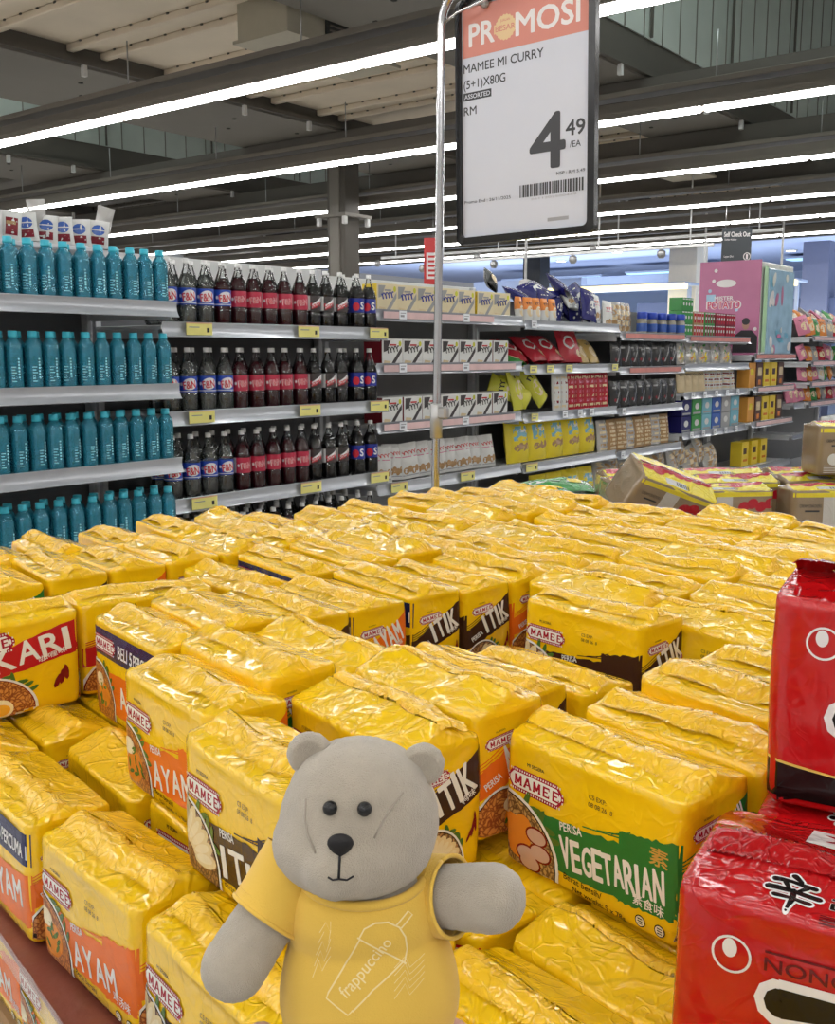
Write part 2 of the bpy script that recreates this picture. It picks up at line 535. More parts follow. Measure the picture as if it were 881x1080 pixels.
def front_art(fl, W, H, promo=False, seed=0):
    """label of the broad face; x from -W/2 to W/2, y from 0 to H"""
    col, nm, cj = FLAV[fl]
    a = Art(); X = lambda u: -W / 2 + u * W; Y = lambda v: v * H
    clip = (-W / 2, 0, W / 2, H)
    if promo:
        a.rect(X(0), Y(.66), X(1), Y(.93), K_BLU, 1)
        a.poly(brush_band(X(.25), X(1.0), Y(.1), Y(.14), Y(.52), Y(.58), seed), col, 1)
        mamee(a, X(.20), Y(.78), W * .36, 3)
        a.text('BELI 5', X(.42), Y(.72), H * .13, K_WHT, 3, .02, width=W * .22)
        a.text('PERCUMA 1', X(.66), Y(.72), H * .12, K_WHT, 3, .02, width=W * .32)
        hand(a, fl, X(.42), Y(.2), H * .24, W * (.5 if len(fl) < 6 else .56), K_WHT, 3, .1, seed)
        bowl(a, X(.06), Y(.16), W * .28, H * .44, nm, fl, clip, 5, seed)
    else:
        a.poly(brush_band(X(.22), X(.78), Y(.13), Y(.17), Y(.52), Y(.58), seed), col, 1)
        a.poly(brush_band(X(.70), X(1.0), Y(.15), Y(.2), Y(.66), Y(.74), seed + 1), col, 1)
        for k in range(3):
            a.stroke([(X(.5 + .08 * k), Y(.575 + .02 * k)), (X(.76), Y(.625 + .03 * k))], .0012, col, 1)
        mamee(a, X(.205), Y(.70), W * .37, 3)
        a.text('PERISA', X(.37), Y(.47), H * .065, K_WHT, 3, .02, width=W * .13, rot=.12)
        hand(a, fl, X(.38), Y(.19 if len(fl) > 5 else .17), H * .235, W * (.57 if len(fl) > 5 else .46), K_WHT, 3, .10, seed, .03)
        a.text(cj, X(.78), Y(.20), H * .065, K_WHT, 3, .01, width=W * .16)
        a.text('C5 EXP:', X(.53), Y(.80), H * .035, K_GREY, 3, .01); a.text('08 08 26  8', X(.53), Y(.745), H * .035, K_GREY, 3, .01)
        a.text('Berat bersih/', X(.39), Y(.105), H * .05, K_BLK, 3, .008, width=W * .22, rot=-.03)
        a.text('Net weight: 5 x 78g', X(.44), Y(.035), H * .045, K_BLK, 3, .008, width=W * .3, rot=-.03)
        for u in (.82, .92):
            a.ellipse(X(u), Y(.09), H * .045, H * .045, K_BLK, 3, 16); a.ellipse(X(u), Y(.09), H * .037, H * .037, K_EGG, 4, 16)
            for k in (-1, 0, 1):
                a.rect(X(u) - H * .02, Y(.09 + k * .018) - H * .004, X(u) + H * .02, Y(.09 + k * .018) + H * .004, K_BLK, 5)
        if fl == 'VEGETARIAN':
            a.text('素', X(.86), Y(.55), H * .1, K_GLD, 3, .02, width=W * .09)
        bowl(a, X(.0), Y(.11), W * .36, H * .49, nm, fl, clip, 5, seed)
    return a

def side_art(fl, W, H, seed=0, big=False):
    """narrow face (and the broad back of the curry packs): slanting band, bowl below"""
    col, nm, cj = FLAV[fl]
    a = Art(); X = lambda u: -W / 2 + u * W; Y = lambda v: v * H
    clip = (-W / 2, 0, W / 2, H); t = math.atan2(.36 * H, W)
    a.poly(brush_band(X(0), X(1), Y(.33), Y(.60), Y(.55), Y(.97), seed), col, 1)
    for k in range(3):
        a.stroke([(X(.02), Y(.57 + .025 * k)), (X(.4), Y(.70 + .035 * k))], .0012, col, 1)
    mamee(a, X(.34), Y(.80), W * .46, 3, .10)
    a.text('PERISA', X(.12), Y(.42), H * .06, K_WHT, 3, .02, width=W * .24, rot=t)
    hand(a, fl if len(fl) < 6 else 'VEGETARIAN', X(.42), Y(.50), H * .26, W * .56, K_WHT, 3, t * .85, seed, .03)
    a.text(cj, X(.72), Y(.55), H * .05, K_WHT, 3, .01, width=W * .2, rot=t)
    bowl(a, X(.34), Y(.06), W * (.42 if not big else .36), H * (.36 if not big else .42), nm, fl, clip, 5, seed)
    for k in range(3):
        a.ellipse(X(.84 + .03 * k), Y(.3 + .04 * k), W * .02, H * .09, K_DARKR, 3, 8, -.5 + .3 * k)
    return a

def pack_body(W, D, H, seed, fm, puff=1.0, wr=1.0, ridge=.13):
    """film bag: boxy below, pulled together along a ridge on top"""
    S = 88
    off = Vector((seed * 7.3, seed * 3.1, seed * 1.7))
    r0 = .011
    def peri(k, hx, hy, r, bulge):
        # rounded rectangle by arc length
        r = min(r, hx * .9, hy * .9) if hy > .002 else hy * .9
        segs = [2 * (hx - r), math.pi / 2 * r, 2 * (hy - r), math.pi / 2 * r] * 2
        L = sum(segs); s = (k / S * L + (hx - r)) % L
        cs = [((hx - r), -hy, 1, 0), None, (hx, (hy - r), 0, 1)]
        x = y = 0
        i = 0
        # walk: bottom (-y) side from left to right, corner, right side, ...
        side = 0
        while s > segs[side]:
            s -= segs[side]; side += 1
        if side == 0:
            x, y = -(hx - r) + s, -hy; nx, ny = 0, -1; q = x / hx
        elif side == 1:
            a = -math.pi / 2 + s / r; x, y = (hx - r) + r * math.cos(a), -(hy - r) + r * math.sin(a); q = 1; nx = math.cos(a); ny = math.sin(a)
        elif side == 2:
            x, y = hx, -(hy - r) + s; nx, ny = 1, 0; q = y / max(hy, 1e-6)
        elif side == 3:
            a = s / r; x, y = (hx - r) + r * math.cos(a), (hy - r) + r * math.sin(a); q = 1; nx = math.cos(a); ny = math.sin(a)
        elif side == 4:
            x, y = (hx - r) - s, hy; nx, ny = 0, 1; q = x / hx
        elif side == 5:
            a = math.pi / 2 + s / r; x, y = -(hx - r) + r * math.cos(a), (hy - r) + r * math.sin(a); q = 1; nx = math.cos(a); ny = math.sin(a)
        elif side == 6:
            x, y = -hx, (hy - r) - s; nx, ny = -1, 0; q = y / max(hy, 1e-6)
        else:
            a = math.pi + s / r; x, y = -(hx - r) + r * math.cos(a), -(hy - r) + r * math.sin(a); q = 1; nx = math.cos(a); ny = math.sin(a)
        bl = bulge * (1 - min(1, q * q))
        return x + nx * bl, y + ny * bl
    rows = [(.0005, .55, .45, .01, 0), (.0005, .93, .88, r0, 0), (.0015, .975, .955, r0, 0), (.005, .992, .985, r0, .0005), (.016, 1, 1, r0, .001)]
    zb = H * (1 - ridge - .04)
    for k in range(1, 10):
        t = k / 9
        rows.append((.016 + (zb - .016) * t, 1 + .006 * math.sin(t * 3.1), 1 + .012 * math.sin(t * 3.1), r0, .0018 * puff * math.sin(t * 3.0)))
    for k in range(1, 19):
        t = k / 18
        if t < .28:                                   # rounded shoulder
            q = t / .28
            z = zb + (H - zb) * .42 * math.sin(q * math.pi / 2); sy = 1 - .10 * (1 - math.cos(q * math.pi / 2))
        else:                                         # flat slope up to the ridge
            q = (t - .28) / .72
            z = zb + (H - zb) * (.42 + .58 * q ** 1.25); sy = .90 * (1 - q)
        rows.append((z, 1 - .05 * t * t, max(0, sy), r0 * (1 - t * .6), .002 * puff * (1 - t)))
    vs = []
    for ri, (z, sx, sy, r, bl) in enumerate(rows):
        t = max(0, (z - zb) / (H - zb))
        for k in range(S):
            x, y = peri(k, W / 2 * sx, max(D / 2 * sy, .0006), r, bl)
            p = Vector((x, y, z))
            if z > .01:
                am = (.0009 + .0024 * t) * wr
                q = p * 16 + off
                d = noise.noise_vector(q) * am
                rg = (.5 - abs(noise.noise(p * 22 + off * 1.7))) * (.0005 + .0036 * t) * wr
                rg2 = (.35 - abs(noise.noise(Vector((p.x * 22, p.y * 55, p.z * 55)) + off))) * (.0002 + .0016 * t) * wr
                lowd = noise.noise(p * 8 + off * .3) * .008 * t * wr
                p = p + d + Vector((0, 0, rg * (.3 + t) + rg2 + lowd)) + Vector((x, y, 0)).normalized() * rg * .5
            vs.append(p)
    mb = MB()
    fs = []
    for i in range(len(rows) - 1):
        for k in range(S):
            fs.append((i * S + k, i * S + (k + 1) % S, (i + 1) * S + (k + 1) % S, (i + 1) * S + k))
    fs.append(tuple(range(S - 1, -1, -1)))
    mb.add(vs, fs, fm, True)
    top = (len(rows) - 1) * S
    ridge_pts = sorted([(vs[top + k].x, vs[top + k].z, vs[top + k].y) for k in range(S)])
    return mb.mesh('pack_film'), ridge_pts, off

def seal_mesh(W, bvh, ridge_pts, off, sm, lean=-1, width=.03, rise=.0, over=.003):
    """crimped end of the bag: a zigzag-edged strip folded over to one side"""
    nx, ny = 110, 8
    def rz(x):
        best = min(ridge_pts, key=lambda p: abs(p[0] - x)); return best[1], best[2]
    mb = MB()
    def fn(u, v):
        x = (u - .5) * (W * .95 + 2 * over)
        z0, y0 = rz(max(-W * .46, min(W * .46, x)))
        zig = (1 if int(u * 109) % 2 else -1) * .0011 if v > .99 else 0
        d = v * width * (1 + .18 * noise.noise(Vector((x * 14, 0, 0)) + off)) + zig
        y = y0 + lean * d
        hit = bvh.ray_cast(Vector((max(-W * .455, min(W * .455, x)), y, 1)), Vector((0, 0, -1)))[0]
        zs = hit.z if hit is not None else z0
        lift = .0012 + .004 * math.sin(min(1, v * 1.2) * math.pi) + rise * d + .006 * max(0, noise.noise(Vector((x * 20, 3, 0)) + off)) * v
        z = max(zs + lift, z0 - .004 - .5 * d if abs(x) > W * .45 else -9) - max(0, abs(x) - W * .455) * .8
        rp = .0004 * math.sin(x * 1500) * (.3 + v) + .0016 * noise.noise(Vector((x * 26, y * 45, 0)) + off)
        return Vector((x, y, z + rp))
    mb.grid(nx, ny, fn, sm, True)
    return mb.mesh('seal_strip')

def proj_fn(bvh, axis, W=None):
    """lay artwork on the front (-y), or on the right end (+x) of a pack"""
    def fn(a, b, l):
        if axis == 'front':
            o, d = Vector((a, -1, b)), Vector((0, 1, 0))
        elif axis == 'top':
            o, d = Vector((a, b, 1)), Vector((0, 0, -1))
        else:
            o, d = Vector((1, a, b)), Vector((-1, 0, 0))
        loc, nrm, i, dist = bvh.ray_cast(o, d)
        if loc is None:
            return None
        return loc - d * l
    return fn

PW, PD, PH = .210, .095, .144
VAR = []
def make_variant(fl, seed, kind='front', promo=False, lean=-1, rise=0.0, puff=1.0, wr=1.0, ridge=.13):
    """the meshes of one pack: (film, seal, front print, side print)"""
    me, rp, off = pack_body(PW, PD, PH, seed, M_YEL, puff, wr, ridge)
    bv = bvh_of(me)
    seal = seal_mesh(PW, bv, rp, off, M_YEL2, lean, rise=rise)
    fh = PH * (.87 if not promo else .93)
    fa = front_art(fl, PW * .985, fh, promo, seed) if kind == 'front' else side_art(fl, PW * .985, fh, seed, True)
    fp = fa.mesh('front_print', proj_fn(bv, 'front'), step=.007, lift=.00016, base=.0005)
    sp = side_art(fl, PD * .96, PH * .86, seed).mesh('side_print', proj_fn(bv, 'side'), step=.007, lift=.00016, base=.0005)
    return dict(fl=fl, film=me, seal=seal, front=fp, side=sp, promo=promo)

def place_pack(v, a, b, z, yaw=0.0, turned=False, label='', group=None, tilt=(0, 0), sides=True, cat='noodle pack'):
    """a, b: centre in the island's own directions; z: height of the underside"""
    p = isl(a, b, z)
    rz = (IA - math.pi / 2 if turned else IA + math.pi) + yaw
    t = thing('noodle_pack', label, cat, p, (tilt[0], tilt[1], rz), group)
    link('film_wrapper', v['film'], t)
    link('seal_strip', v['seal'], t)
    link('front_print', v['front'], t)
    if sides:
        link('side_print', v['side'], t)
    return t
# ------------------------------------------------------------------ the noodle island
V = {}
V['ITIK'] = [make_variant('ITIK', 1, wr=1.15), make_variant('ITIK', 2, lean=1, rise=.25, wr=1.3), make_variant('ITIK', 3, ridge=.10)]
V['AYAM'] = [make_variant('AYAM', 4, ridge=.10), make_variant('AYAM', 5, lean=1, wr=1.2), make_variant('AYAM', 6)]
V['VEG'] = [make_variant('VEGETARIAN', 7, ridge=.15), make_variant('VEGETARIAN', 8)]
V['KARI'] = [make_variant('KARI', 9, kind='side'), make_variant('KARI', 10, kind='side', ridge=.1)]
V['PROMO'] = [make_variant('AYAM', 11, promo=True, wr=.75, ridge=.08), make_variant('ITIK', 12, promo=True, wr=.75, ridge=.09)]
ZT = CAM_H - .487            # underside of the top layer
ZL = ZT - .137               # underside of the layer below
used = []
def put(v, a, b0, z, label, group=None, yaw=0.0, turned=False, tilt=(0, 0)):
    """b0: the face towards the aisle (for a turned pack: its face lies at a, b0 is its near end)"""
    if turned:
        ca, cb, ha, hb = a + PD / 2, b0 + PW / 2, PD / 2, PW / 2
    else:
        ca, cb, ha, hb = a, b0 + PD / 2, PW / 2, PD / 2
    used.append((round(z, 2), ca, cb, ha, hb))
    return place_pack(v, ca, cb, z, yaw, turned, label, group, tilt)
def free(z, a, b):
    return all(abs(z - u[0]) > .05 or abs(a - u[1]) > PW / 2 + u[3] - .012 or abs(b - u[2]) > PD / 2 + u[4] - .012 for u in used)

# packs one can read, top layer
put(V['VEG'][0], .597, .655, ZT, 'yellow and green vegetarian noodle pack at the front right of the pile')
put(V['VEG'][1], .592, .757, ZT, 'yellow pack with green end directly behind the front vegetarian pack', yaw=.02)
put(V['ITIK'][0], .775, .405, ZT, 'yellow and dark brown duck noodle pack standing behind the teddy bear')
put(V['ITIK'][1], .812, .540, ZT, 'yellow duck noodle pack with raised crimp just behind the bear', yaw=-.04)
put(V['AYAM'][0], 1.003, .440, ZT, 'yellow and orange chicken noodle pack left of the bear, upper layer')
put(V['PROMO'][0], 1.25, .500, ZT, 'noodle pack with dark blue buy five promotion band facing the aisle')
put(V['KARI'][0], 1.405, .288, ZT, 'red and yellow curry noodle pack showing its bowl at the left edge', turned=True, yaw=.06)
put(V['KARI'][1], 1.425, .508, ZT, 'red curry noodle pack half hidden behind the blue banded pack', turned=True)
put(V['ITIK'][2], .950, 1.02, ZT + .008, 'yellow and brown duck noodle pack exposed behind the gap in the pile', yaw=.03)
put(V['ITIK'][2], .905, .752, ZT - .020, 'yellow noodle pack with its logo showing in front of the gap', yaw=.02)
put(V['AYAM'][0], .90, .862, ZT - .040, 'yellow pack sunk in the gap of the pile', yaw=.03)
used.append((round(ZT, 2), .94, .96, PW / 2 - .02, .04))       # the gap
# lower layer, in front
put(V['AYAM'][2], .945, .325, ZL, 'yellow and orange chicken noodle pack on the brown tray, lower front row', yaw=.08)
put(V['ITIK'][2], .715, .335, ZL, 'yellow and brown duck noodle pack under the bear\'s left-hand paw', yaw=.03)
put(V['PROMO'][0], 1.165, .305, ZL, 'blue and orange promotion pack at the left edge, lower front row', yaw=.04)
put(V['AYAM'][1], 1.168, .425, ZL, 'yellow pack lying in the hollow behind the lower promotion pack')
put(V['VEG'][1], 1.39, .305, ZL, 'yellow pack under the curry pack at the left edge')
put(V['AYAM'][0], .50, .372, ZL, 'yellow pack in the lower layer right of the bear, nearest the aisle', yaw=-.02)
put(V['VEG'][0], .50, .472, ZL, 'yellow pack in the lower layer, second row before the vegetarian pack', yaw=.02)
put(V['VEG'][1], .50, .668, ZL, 'yellow pack under the front vegetarian pack, mostly hidden')
put(V['ITIK'][0], .72, .642, ZL, 'yellow pack hidden below the second duck noodle pack')
put(V['AYAM'][1], .50, .57, ZL, 'yellow pack in the lower layer tucked under the vegetarian pack')
put(V['ITIK'][2], .285, .40, ZL, 'yellow pack in the lower layer beside the red packs, nearest the aisle')
put(V['VEG'][1], .285, .50, ZL, 'yellow pack in the lower layer wedged against the red packs')
put(V['KARI'][1], .72, .545, ZL, 'yellow pack in the lower layer between the bear and the vegetarian pack')
put(V['VEG'][0], 1.17, .535, ZL, 'yellow pack deep in the hollow under the blue banded pack')
put(V['ITIK'][0], 1.40, .408, ZL, 'yellow pack under the half hidden curry pack')
put(V['KARI'][0], .73, .44, ZL, 'yellow pack holding up the duck noodle pack behind the bear')
put(V['KARI'][1], .95, .44, ZL, 'yellow pack holding up the upper chicken noodle pack')
put(V['AYAM'][0], 1.40, .51, ZL, 'yellow pack deep under the half hidden curry pack')
# the rest of the top layer, column by column from the aisle to the far side
r = random.Random(21)
allv = [V['ITIK'][0], V['ITIK'][1], V['AYAM'][0], V['AYAM'][1], V['VEG'][0], V['VEG'][1], V['ITIK'][2], V['AYAM'][2]]
COLW = ('right-hand column', 'column behind the vegetarian packs', 'column behind the bear', 'column behind the upper chicken pack', 'column behind the blue banded pack', 'column behind the curry packs', 'second column from the far left', 'far left column')
for ci, (ac, bs) in enumerate(((.378, .98), (.595, .70), (.815, .55), (1.035, .50), (1.255, .55), (1.475, .735), (1.695, .42), (1.885, .36))):
    b0, n = bs, 0
    while b0 < 1.83:
        a = ac + r.uniform(-.004, .004)
        if ci == 7: a = ac + r.uniform(-.02, .02)
        if free(ZT, a, b0 + PD / 2) and not (ci == 6 and b0 < .3):
            v = r.choice(allv)
            if ci in (4, 5) and n < 4 and r.random() < .75:
                v = V['PROMO'][n % 2]
            put(v, a, b0, ZT + .004 + r.uniform(-.002, .012) + .006 * math.sin(b0 * 9 + ci),
                'yellow noodle pack in the %s, %s from the aisle' % (COLW[ci], ORD[n]),
                'yellow noodle packs on the island', yaw=r.uniform(-.015, .015), tilt=(r.uniform(-.03, .03), r.uniform(-.02, .02)))
            n += 1
            b0 += PD + .006
        else:
            b0 += .006

# what carries them: cartons under the pile, the tray with its torn wrap, packs below the tray
M_CARD = mat('cardboard', (.36, .22, .11), rough=.85, vary=.12, vscale=8, bump=.15, bscale=120)
M_TRAY = mat('tray_board', (.20, .055, .035), rough=.35, vary=.25, vscale=14, bump=.5, bscale=25, bdist=.004)
M_WRAP = mat('clear_wrap', (.75, .7, .66), rough=.1, alpha=.35, bump=.6, bscale=70)
def carton(a0, a1, b0, b1, z0, z1, label, at=None, rz=None):
    t = thing('carton', label, 'cardboard box', at or isl((a0 + a1) / 2, (b0 + b1) / 2, z0), (0, 0, IA + math.pi if rz is None else rz))
    w, d, h = a1 - a0, b1 - b0, z1 - z0
    MB().box((0, 0, h / 2), (w, d, h - .006), M_CARD, .004).build('carton_body', t)
    MB().box((0, 0, h - .002), (.05, d * .98, .002), mat('packing_tape', (.5, .36, .2), rough=.25)).build('packing_tape', t)
carton(.62, 1.28, .745, 1.86, .15, ZT - .004, 'brown carton carrying the middle of the noodle pile')
carton(1.29, 2.02, .66, 1.86, .15, ZT - .004, 'brown carton carrying the far left of the noodle pile')
carton(.505, .61, .77, 1.86, .15, ZT - .004, 'narrow brown carton under the vegetarian packs')
carton(.27, .495, 1.09, 1.86, .15, ZT - .004, 'brown carton carrying the right end of the noodle pile')
carton(.42, 1.31, .52, .735, .15, ZL - .004, 'brown carton under the lower front packs')
carton(1.36, 2.02, .30, .655, .15, ZL - .0125, 'brown carton under the curry packs')
carton(1.55, 2.02, .30, .655, ZL - .012, ZT - .004, 'brown carton under the far left noodle packs')
t = thing('display_tray', 'reddish brown cardboard tray with torn clear wrap under the lower front packs', 'tray', isl(.9, .476, ZL - .012), (0, 0, IA + math.pi))
mb = MB(); mb.box((-.1, -.073, .004), (1.46, .225, .007), M_TRAY, .002)
mb.build('tray_board', t)
def lip(u, v):
    x = -.83 + 1.46 * u
    return Vector((x, -.186 - .003 * math.sin(v * 3) + .002 * noise.noise(Vector((x * 30, v * 4, 0))), .012 - v * .028 + .003 * noise.noise(Vector((x * 25, v * 3, 5)))))
mb = MB(); mb.grid(120, 6, lip, M_WRAP, True); mb.build('torn_wrap', t)
Z2 = ZL - .012 - .142
for k, (a, v) in enumerate(((1.03, V['AYAM'][2]), (1.24, V['AYAM'][0]), (.82, V['AYAM'][1]), (.60, V['ITIK'][0]))):
    put(v, a, .315, Z2, ('orange chicken noodle pack under the brown tray, ' + ('at the left corner', 'second from the corner', 'below the front chicken pack', 'below the bear')[k]), yaw=.02)
carton(.45, 1.35, .31, .49, .15, Z2 - .003, 'brown carton at the foot of the noodle island')
carton(.20, .41, .36, .51, .15, ZL - .003, 'brown carton below the packs beside the red noodles')
M_WOOD = mat('pallet_wood', (.35, .22, .11), rough=.8, vary=.2)
t = thing('pallet', 'wooden pallet on the shop floor under the noodle island', 'pallet', isl(1.0, 1.07, 0), (0, 0, IA + math.pi))
for y in (-.7, 0, .7):
    MB().box((0, y, .05), (1.66, .1, .1), M_WOOD, .003).build('bearer', t)
for k in range(9):
    MB().box((0, -.74 + k * .185, .124), (1.66, .14, .045), M_WOOD, .003).build('deck_board', t)
# ------------------------------------------------------------------ red noodle packs at the right
M_SHIN = film('red_film', (.50, .006, .008), rough=.10, crease=.42, vary=.05, coat=.5)
M_SHIN2 = film('red_seal_film', (.42, .006, .008), rough=.14, crease=.8, scale=1.5, coat=.4)
S_BLK = ink('shin_black', (.006, .005, .005)); S_WHT = ink('shin_white', (.8, .78, .76)); S_YEL = ink('shin_yellow', (.75, .55, .12)); S_DRED = ink('shin_dark', (.12, .004, .006))
def brush_char(a, cx, cy, s, layer=3):
    """the big brush-written character: dot, two bars, two slanting strokes, long bar and stem, white-edged"""
    st = [([(-.05, .52), (.10, .40)], [.16, .10]), ([(-.42, .30), (-.1, .33), (.40, .30)], [.15, .10, .13]),
          ([(-.20, .26), (-.10, .10)], [.12, .08]), ([(.24, .26), (.10, .10)], [.12, .08]),
          ([(-.5, .02), (0, .06), (.52, .0)], [.17, .12, .15]), ([(-.34, -.2), (0, -.17), (.36, -.22)], [.13, .1, .13]), ([(.0, .08), (.02, -.2), (-.04, -.6)], [.12, .14, .05])]
    for m, ex, l in ((S_WHT, .045, layer), (S_BLK, 0, layer + 1)):
        for pts, ws in st:
            a.stroke([(cx + x * s, cy + y * s) for x, y in pts], [(w + ex * 2) * s for w in ws], m, l)
            for (x, y), w in ((pts[0], ws[0]), (pts[-1], ws[-1])):
                a.ellipse(cx + x * s, cy + y * s, (w / 2 + ex) * s, (w / 2 + ex) * s, m, l, 10)
    return a
def shin_front(W, H):
    a = Art(); X = lambda u: -W / 2 + u * W; Y = lambda v: v * H
    z = [(0, .24), (.10, .22), (.22, .20), (.27, .34), (.33, .16), (.5, .21), (.62, .18), (.70, .33), (.78, .17), (.9, .22), (1, .24)]
    a.poly([(X(0), Y(0)), (X(1), Y(0))] + [(X(u), Y(v)) for u, v in reversed(z)], S_BLK, 1)
    a.stroke([(X(u), Y(v)) for u, v in z], .0022, S_YEL, 2)
    a.ring(X(.16), Y(.86), W * .055, W * .055, W * .007, S_WHT, 2); a.ellipse(X(.155), Y(.885), W * .020, W * .028, S_WHT, 2)
    a.text('NONGSHIM', X(.25), Y(.835), H * .055, S_DRED, 2, .02, width=W * .38)
    a.rect(X(.25), Y(.905), X(.5), Y(.915), S_DRED, 2)
    brush_char(a, X(.54), Y(.48), W * .58, 3)
    a.text('HALAL', X(.25), Y(.05), H * .03, S_WHT, 3, .01, width=W * .1)
    a.poly([(X(.25), Y(.10)), (X(.33), Y(.10)), (X(.35), Y(.125)), (X(.23), Y(.125))], S_WHT, 3)
    a.stroke([(X(.25), Y(.135)), (X(.29), Y(.16)), (X(.33), Y(.135))], .002, S_WHT, 3)
    return a
def shin_top(W, D):
    a = Art()
    brush_char(a, -W * .20, -D * .36, W * .13, 2)
    a.text('라면', -W * .10, -D * .42, W * .055, S_WHT, 2, .06, width=W * .17); a.text('라면', -W * .10, -D * .42, W * .055, S_BLK, 3, .025, width=W * .17)
    a.text('신', W * .10, -D * .42, W * .05, S_YEL, 2, .03, width=W * .05)
    for k in range(4):
        a.rect(-W * .12, -D * (.46 + .012 * k), W * (.3 - .05 * (k % 2)), -D * (.454 + .012 * k), S_DRED, 2)
    return a
SHW, SHD, SHH = .245, .155, .20
def shin_variant(seed, ridge, lean, rise=0.0, W=SHW, D=SHD, H=SHH):
    me, rp, off = pack_body(W, D, H, seed, M_SHIN, 1.0, 1.1, ridge)
    bv = bvh_of(me)
    seal = seal_mesh(W, bv, rp, off, M_SHIN2, lean, width=.030, rise=rise, over=.0)
    fp = shin_front(W * .99, H * .88).mesh('front_print', proj_fn(bv, 'front'), step=.008, lift=.00018, base=.0005)
    tp = shin_top(W, D).mesh('top_print', proj_fn(bv, 'top'), step=.006, lift=.00018, base=.0006)
    a = Art(); a.rect(-W * .22, D * .10, W * .5, D * .36, S_WHT, 0)
    c = lambda x, y: (W * .24 - x, D * .31 - y)        # the word stands on its head for us
    b = Art(); b.text('PACK', 0, 0, D * .15, ink('pack_red', (.5, .01, .03)), 1, .02, width=W * .42)
    a.extend(b, c)
    pk = a.mesh('pack_label', proj_fn(bv, 'top'), step=.006, lift=.00025, base=.0009)
    return me, seal, fp, tp, pk
RZ = AZ - R(120)
def fr(f, r_, z): return FWD * f + RGT * r_ + Vector((0, 0, g(z)))
def put_shin(v, f, r_, z, label, W=SHW, D=SHD, top=True):
    """f, r_: front left corner ahead of and to the right of the eye"""
    ax = FWD * math.cos(R(120)) + RGT * math.sin(R(120)); ay = FWD * math.cos(R(30)) + RGT * math.sin(R(30))
    p = fr(f, r_, z) + ax * W / 2 + ay * D / 2
    t = thing('spicy_noodle_pack', label, 'noodle pack', p, (0, 0, RZ))
    link('film_wrapper', v[0], t); link('seal_strip', v[1], t); link('front_print', v[2], t)
    if top: link('top_print', v[3], t); link('pack_label', v[4], t)
    return t, p

v1 = shin_variant(31, .06, -1); v2 = shin_variant(33, .08, -1, .6, SHW, .135, .185)
put_shin(v1, .672, .178, -.552, 'red spicy noodle pack lying in front at the bottom right corner')
put_shin(v1, .806, .275, -.566, 'red spicy noodle pack under the tall upright one', top=True)
put_shin(v2, .815, .285, -.366, 'tall red spicy noodle pack standing upright at the right edge', W=SHW, D=.135, top=False)
t_, p_ = put_shin(v2, .90, .40, -.366, 'red spicy noodle pack behind the tall upright one', W=SHW, D=.135, top=False)
bx = thing('carton', 'brown carton carrying the red noodle packs', 'cardboard box', fr(.80, .41, -CAM_H + .15), (0, 0, RZ))
hh = CAM_H - .570 - .15
MB().box((0, 0, hh / 2 - .003), (.24, .36, hh - .006), M_CARD, .004).build('carton_body', bx)
MB().box((0, 0, hh - .004), (.05, .34, .002), mat('packing_tape', (.5, .36, .2), rough=.25)).build('packing_tape', bx)
# ------------------------------------------------------------------ the plush bear and the hand that holds it
PXM = .0004545
BO = FWD * .4706 + RGT * ((383 - 440.5) * PXM) + Vector((0, 0, CAM_H - .3275))     # foot of the picture under the bear
CPX, SPX = math.cos(R(8.68)), math.sin(R(8.68))
def view(px, py):
    """direction, in the bear's own axes, in which the photograph shows pixel (px, py)"""
    xn, yn = (px - 440.5) / 1100, (540 - py) / 1100
    return Vector((xn, CPX + SPX * yn, -SPX + CPX * yn))
EYE = Vector((-(383 - 440.5) * PXM, -.4706, .3275))
def bl(px, py, y=0.0):
    """bear's own coordinates of a point seen at (px, py), y metres behind its middle"""
    d = view(px, py)
    return EYE + d * ((.4706 + y) / d.y)
M_FUR = mat('plush_fur', (.48, .42, .335), rough=.95, vary=.14, vscale=110, bump=.8, bscale=1700, bdist=.0014, sheen=.5, spec=.1)
M_SHIRT = mat('shirt_cotton', (.78, .50, .085), rough=.85, vary=.05, vscale=20, bump=.5, bscale=1400, bdist=.0006, sheen=.2, spec=.2)
M_PRINTC = mat('shirt_print', (.88, .72, .38), rough=.8)
M_EYE = mat('eye_bead', (.006, .006, .007), rough=.08, spec=.6)
M_NOSE = mat('nose_stitch', (.008, .007, .008), rough=.55, bump=.6, bscale=600, bdist=.0005)
M_SEAM = mat('fur_seam', (.40, .35, .29), rough=.95)

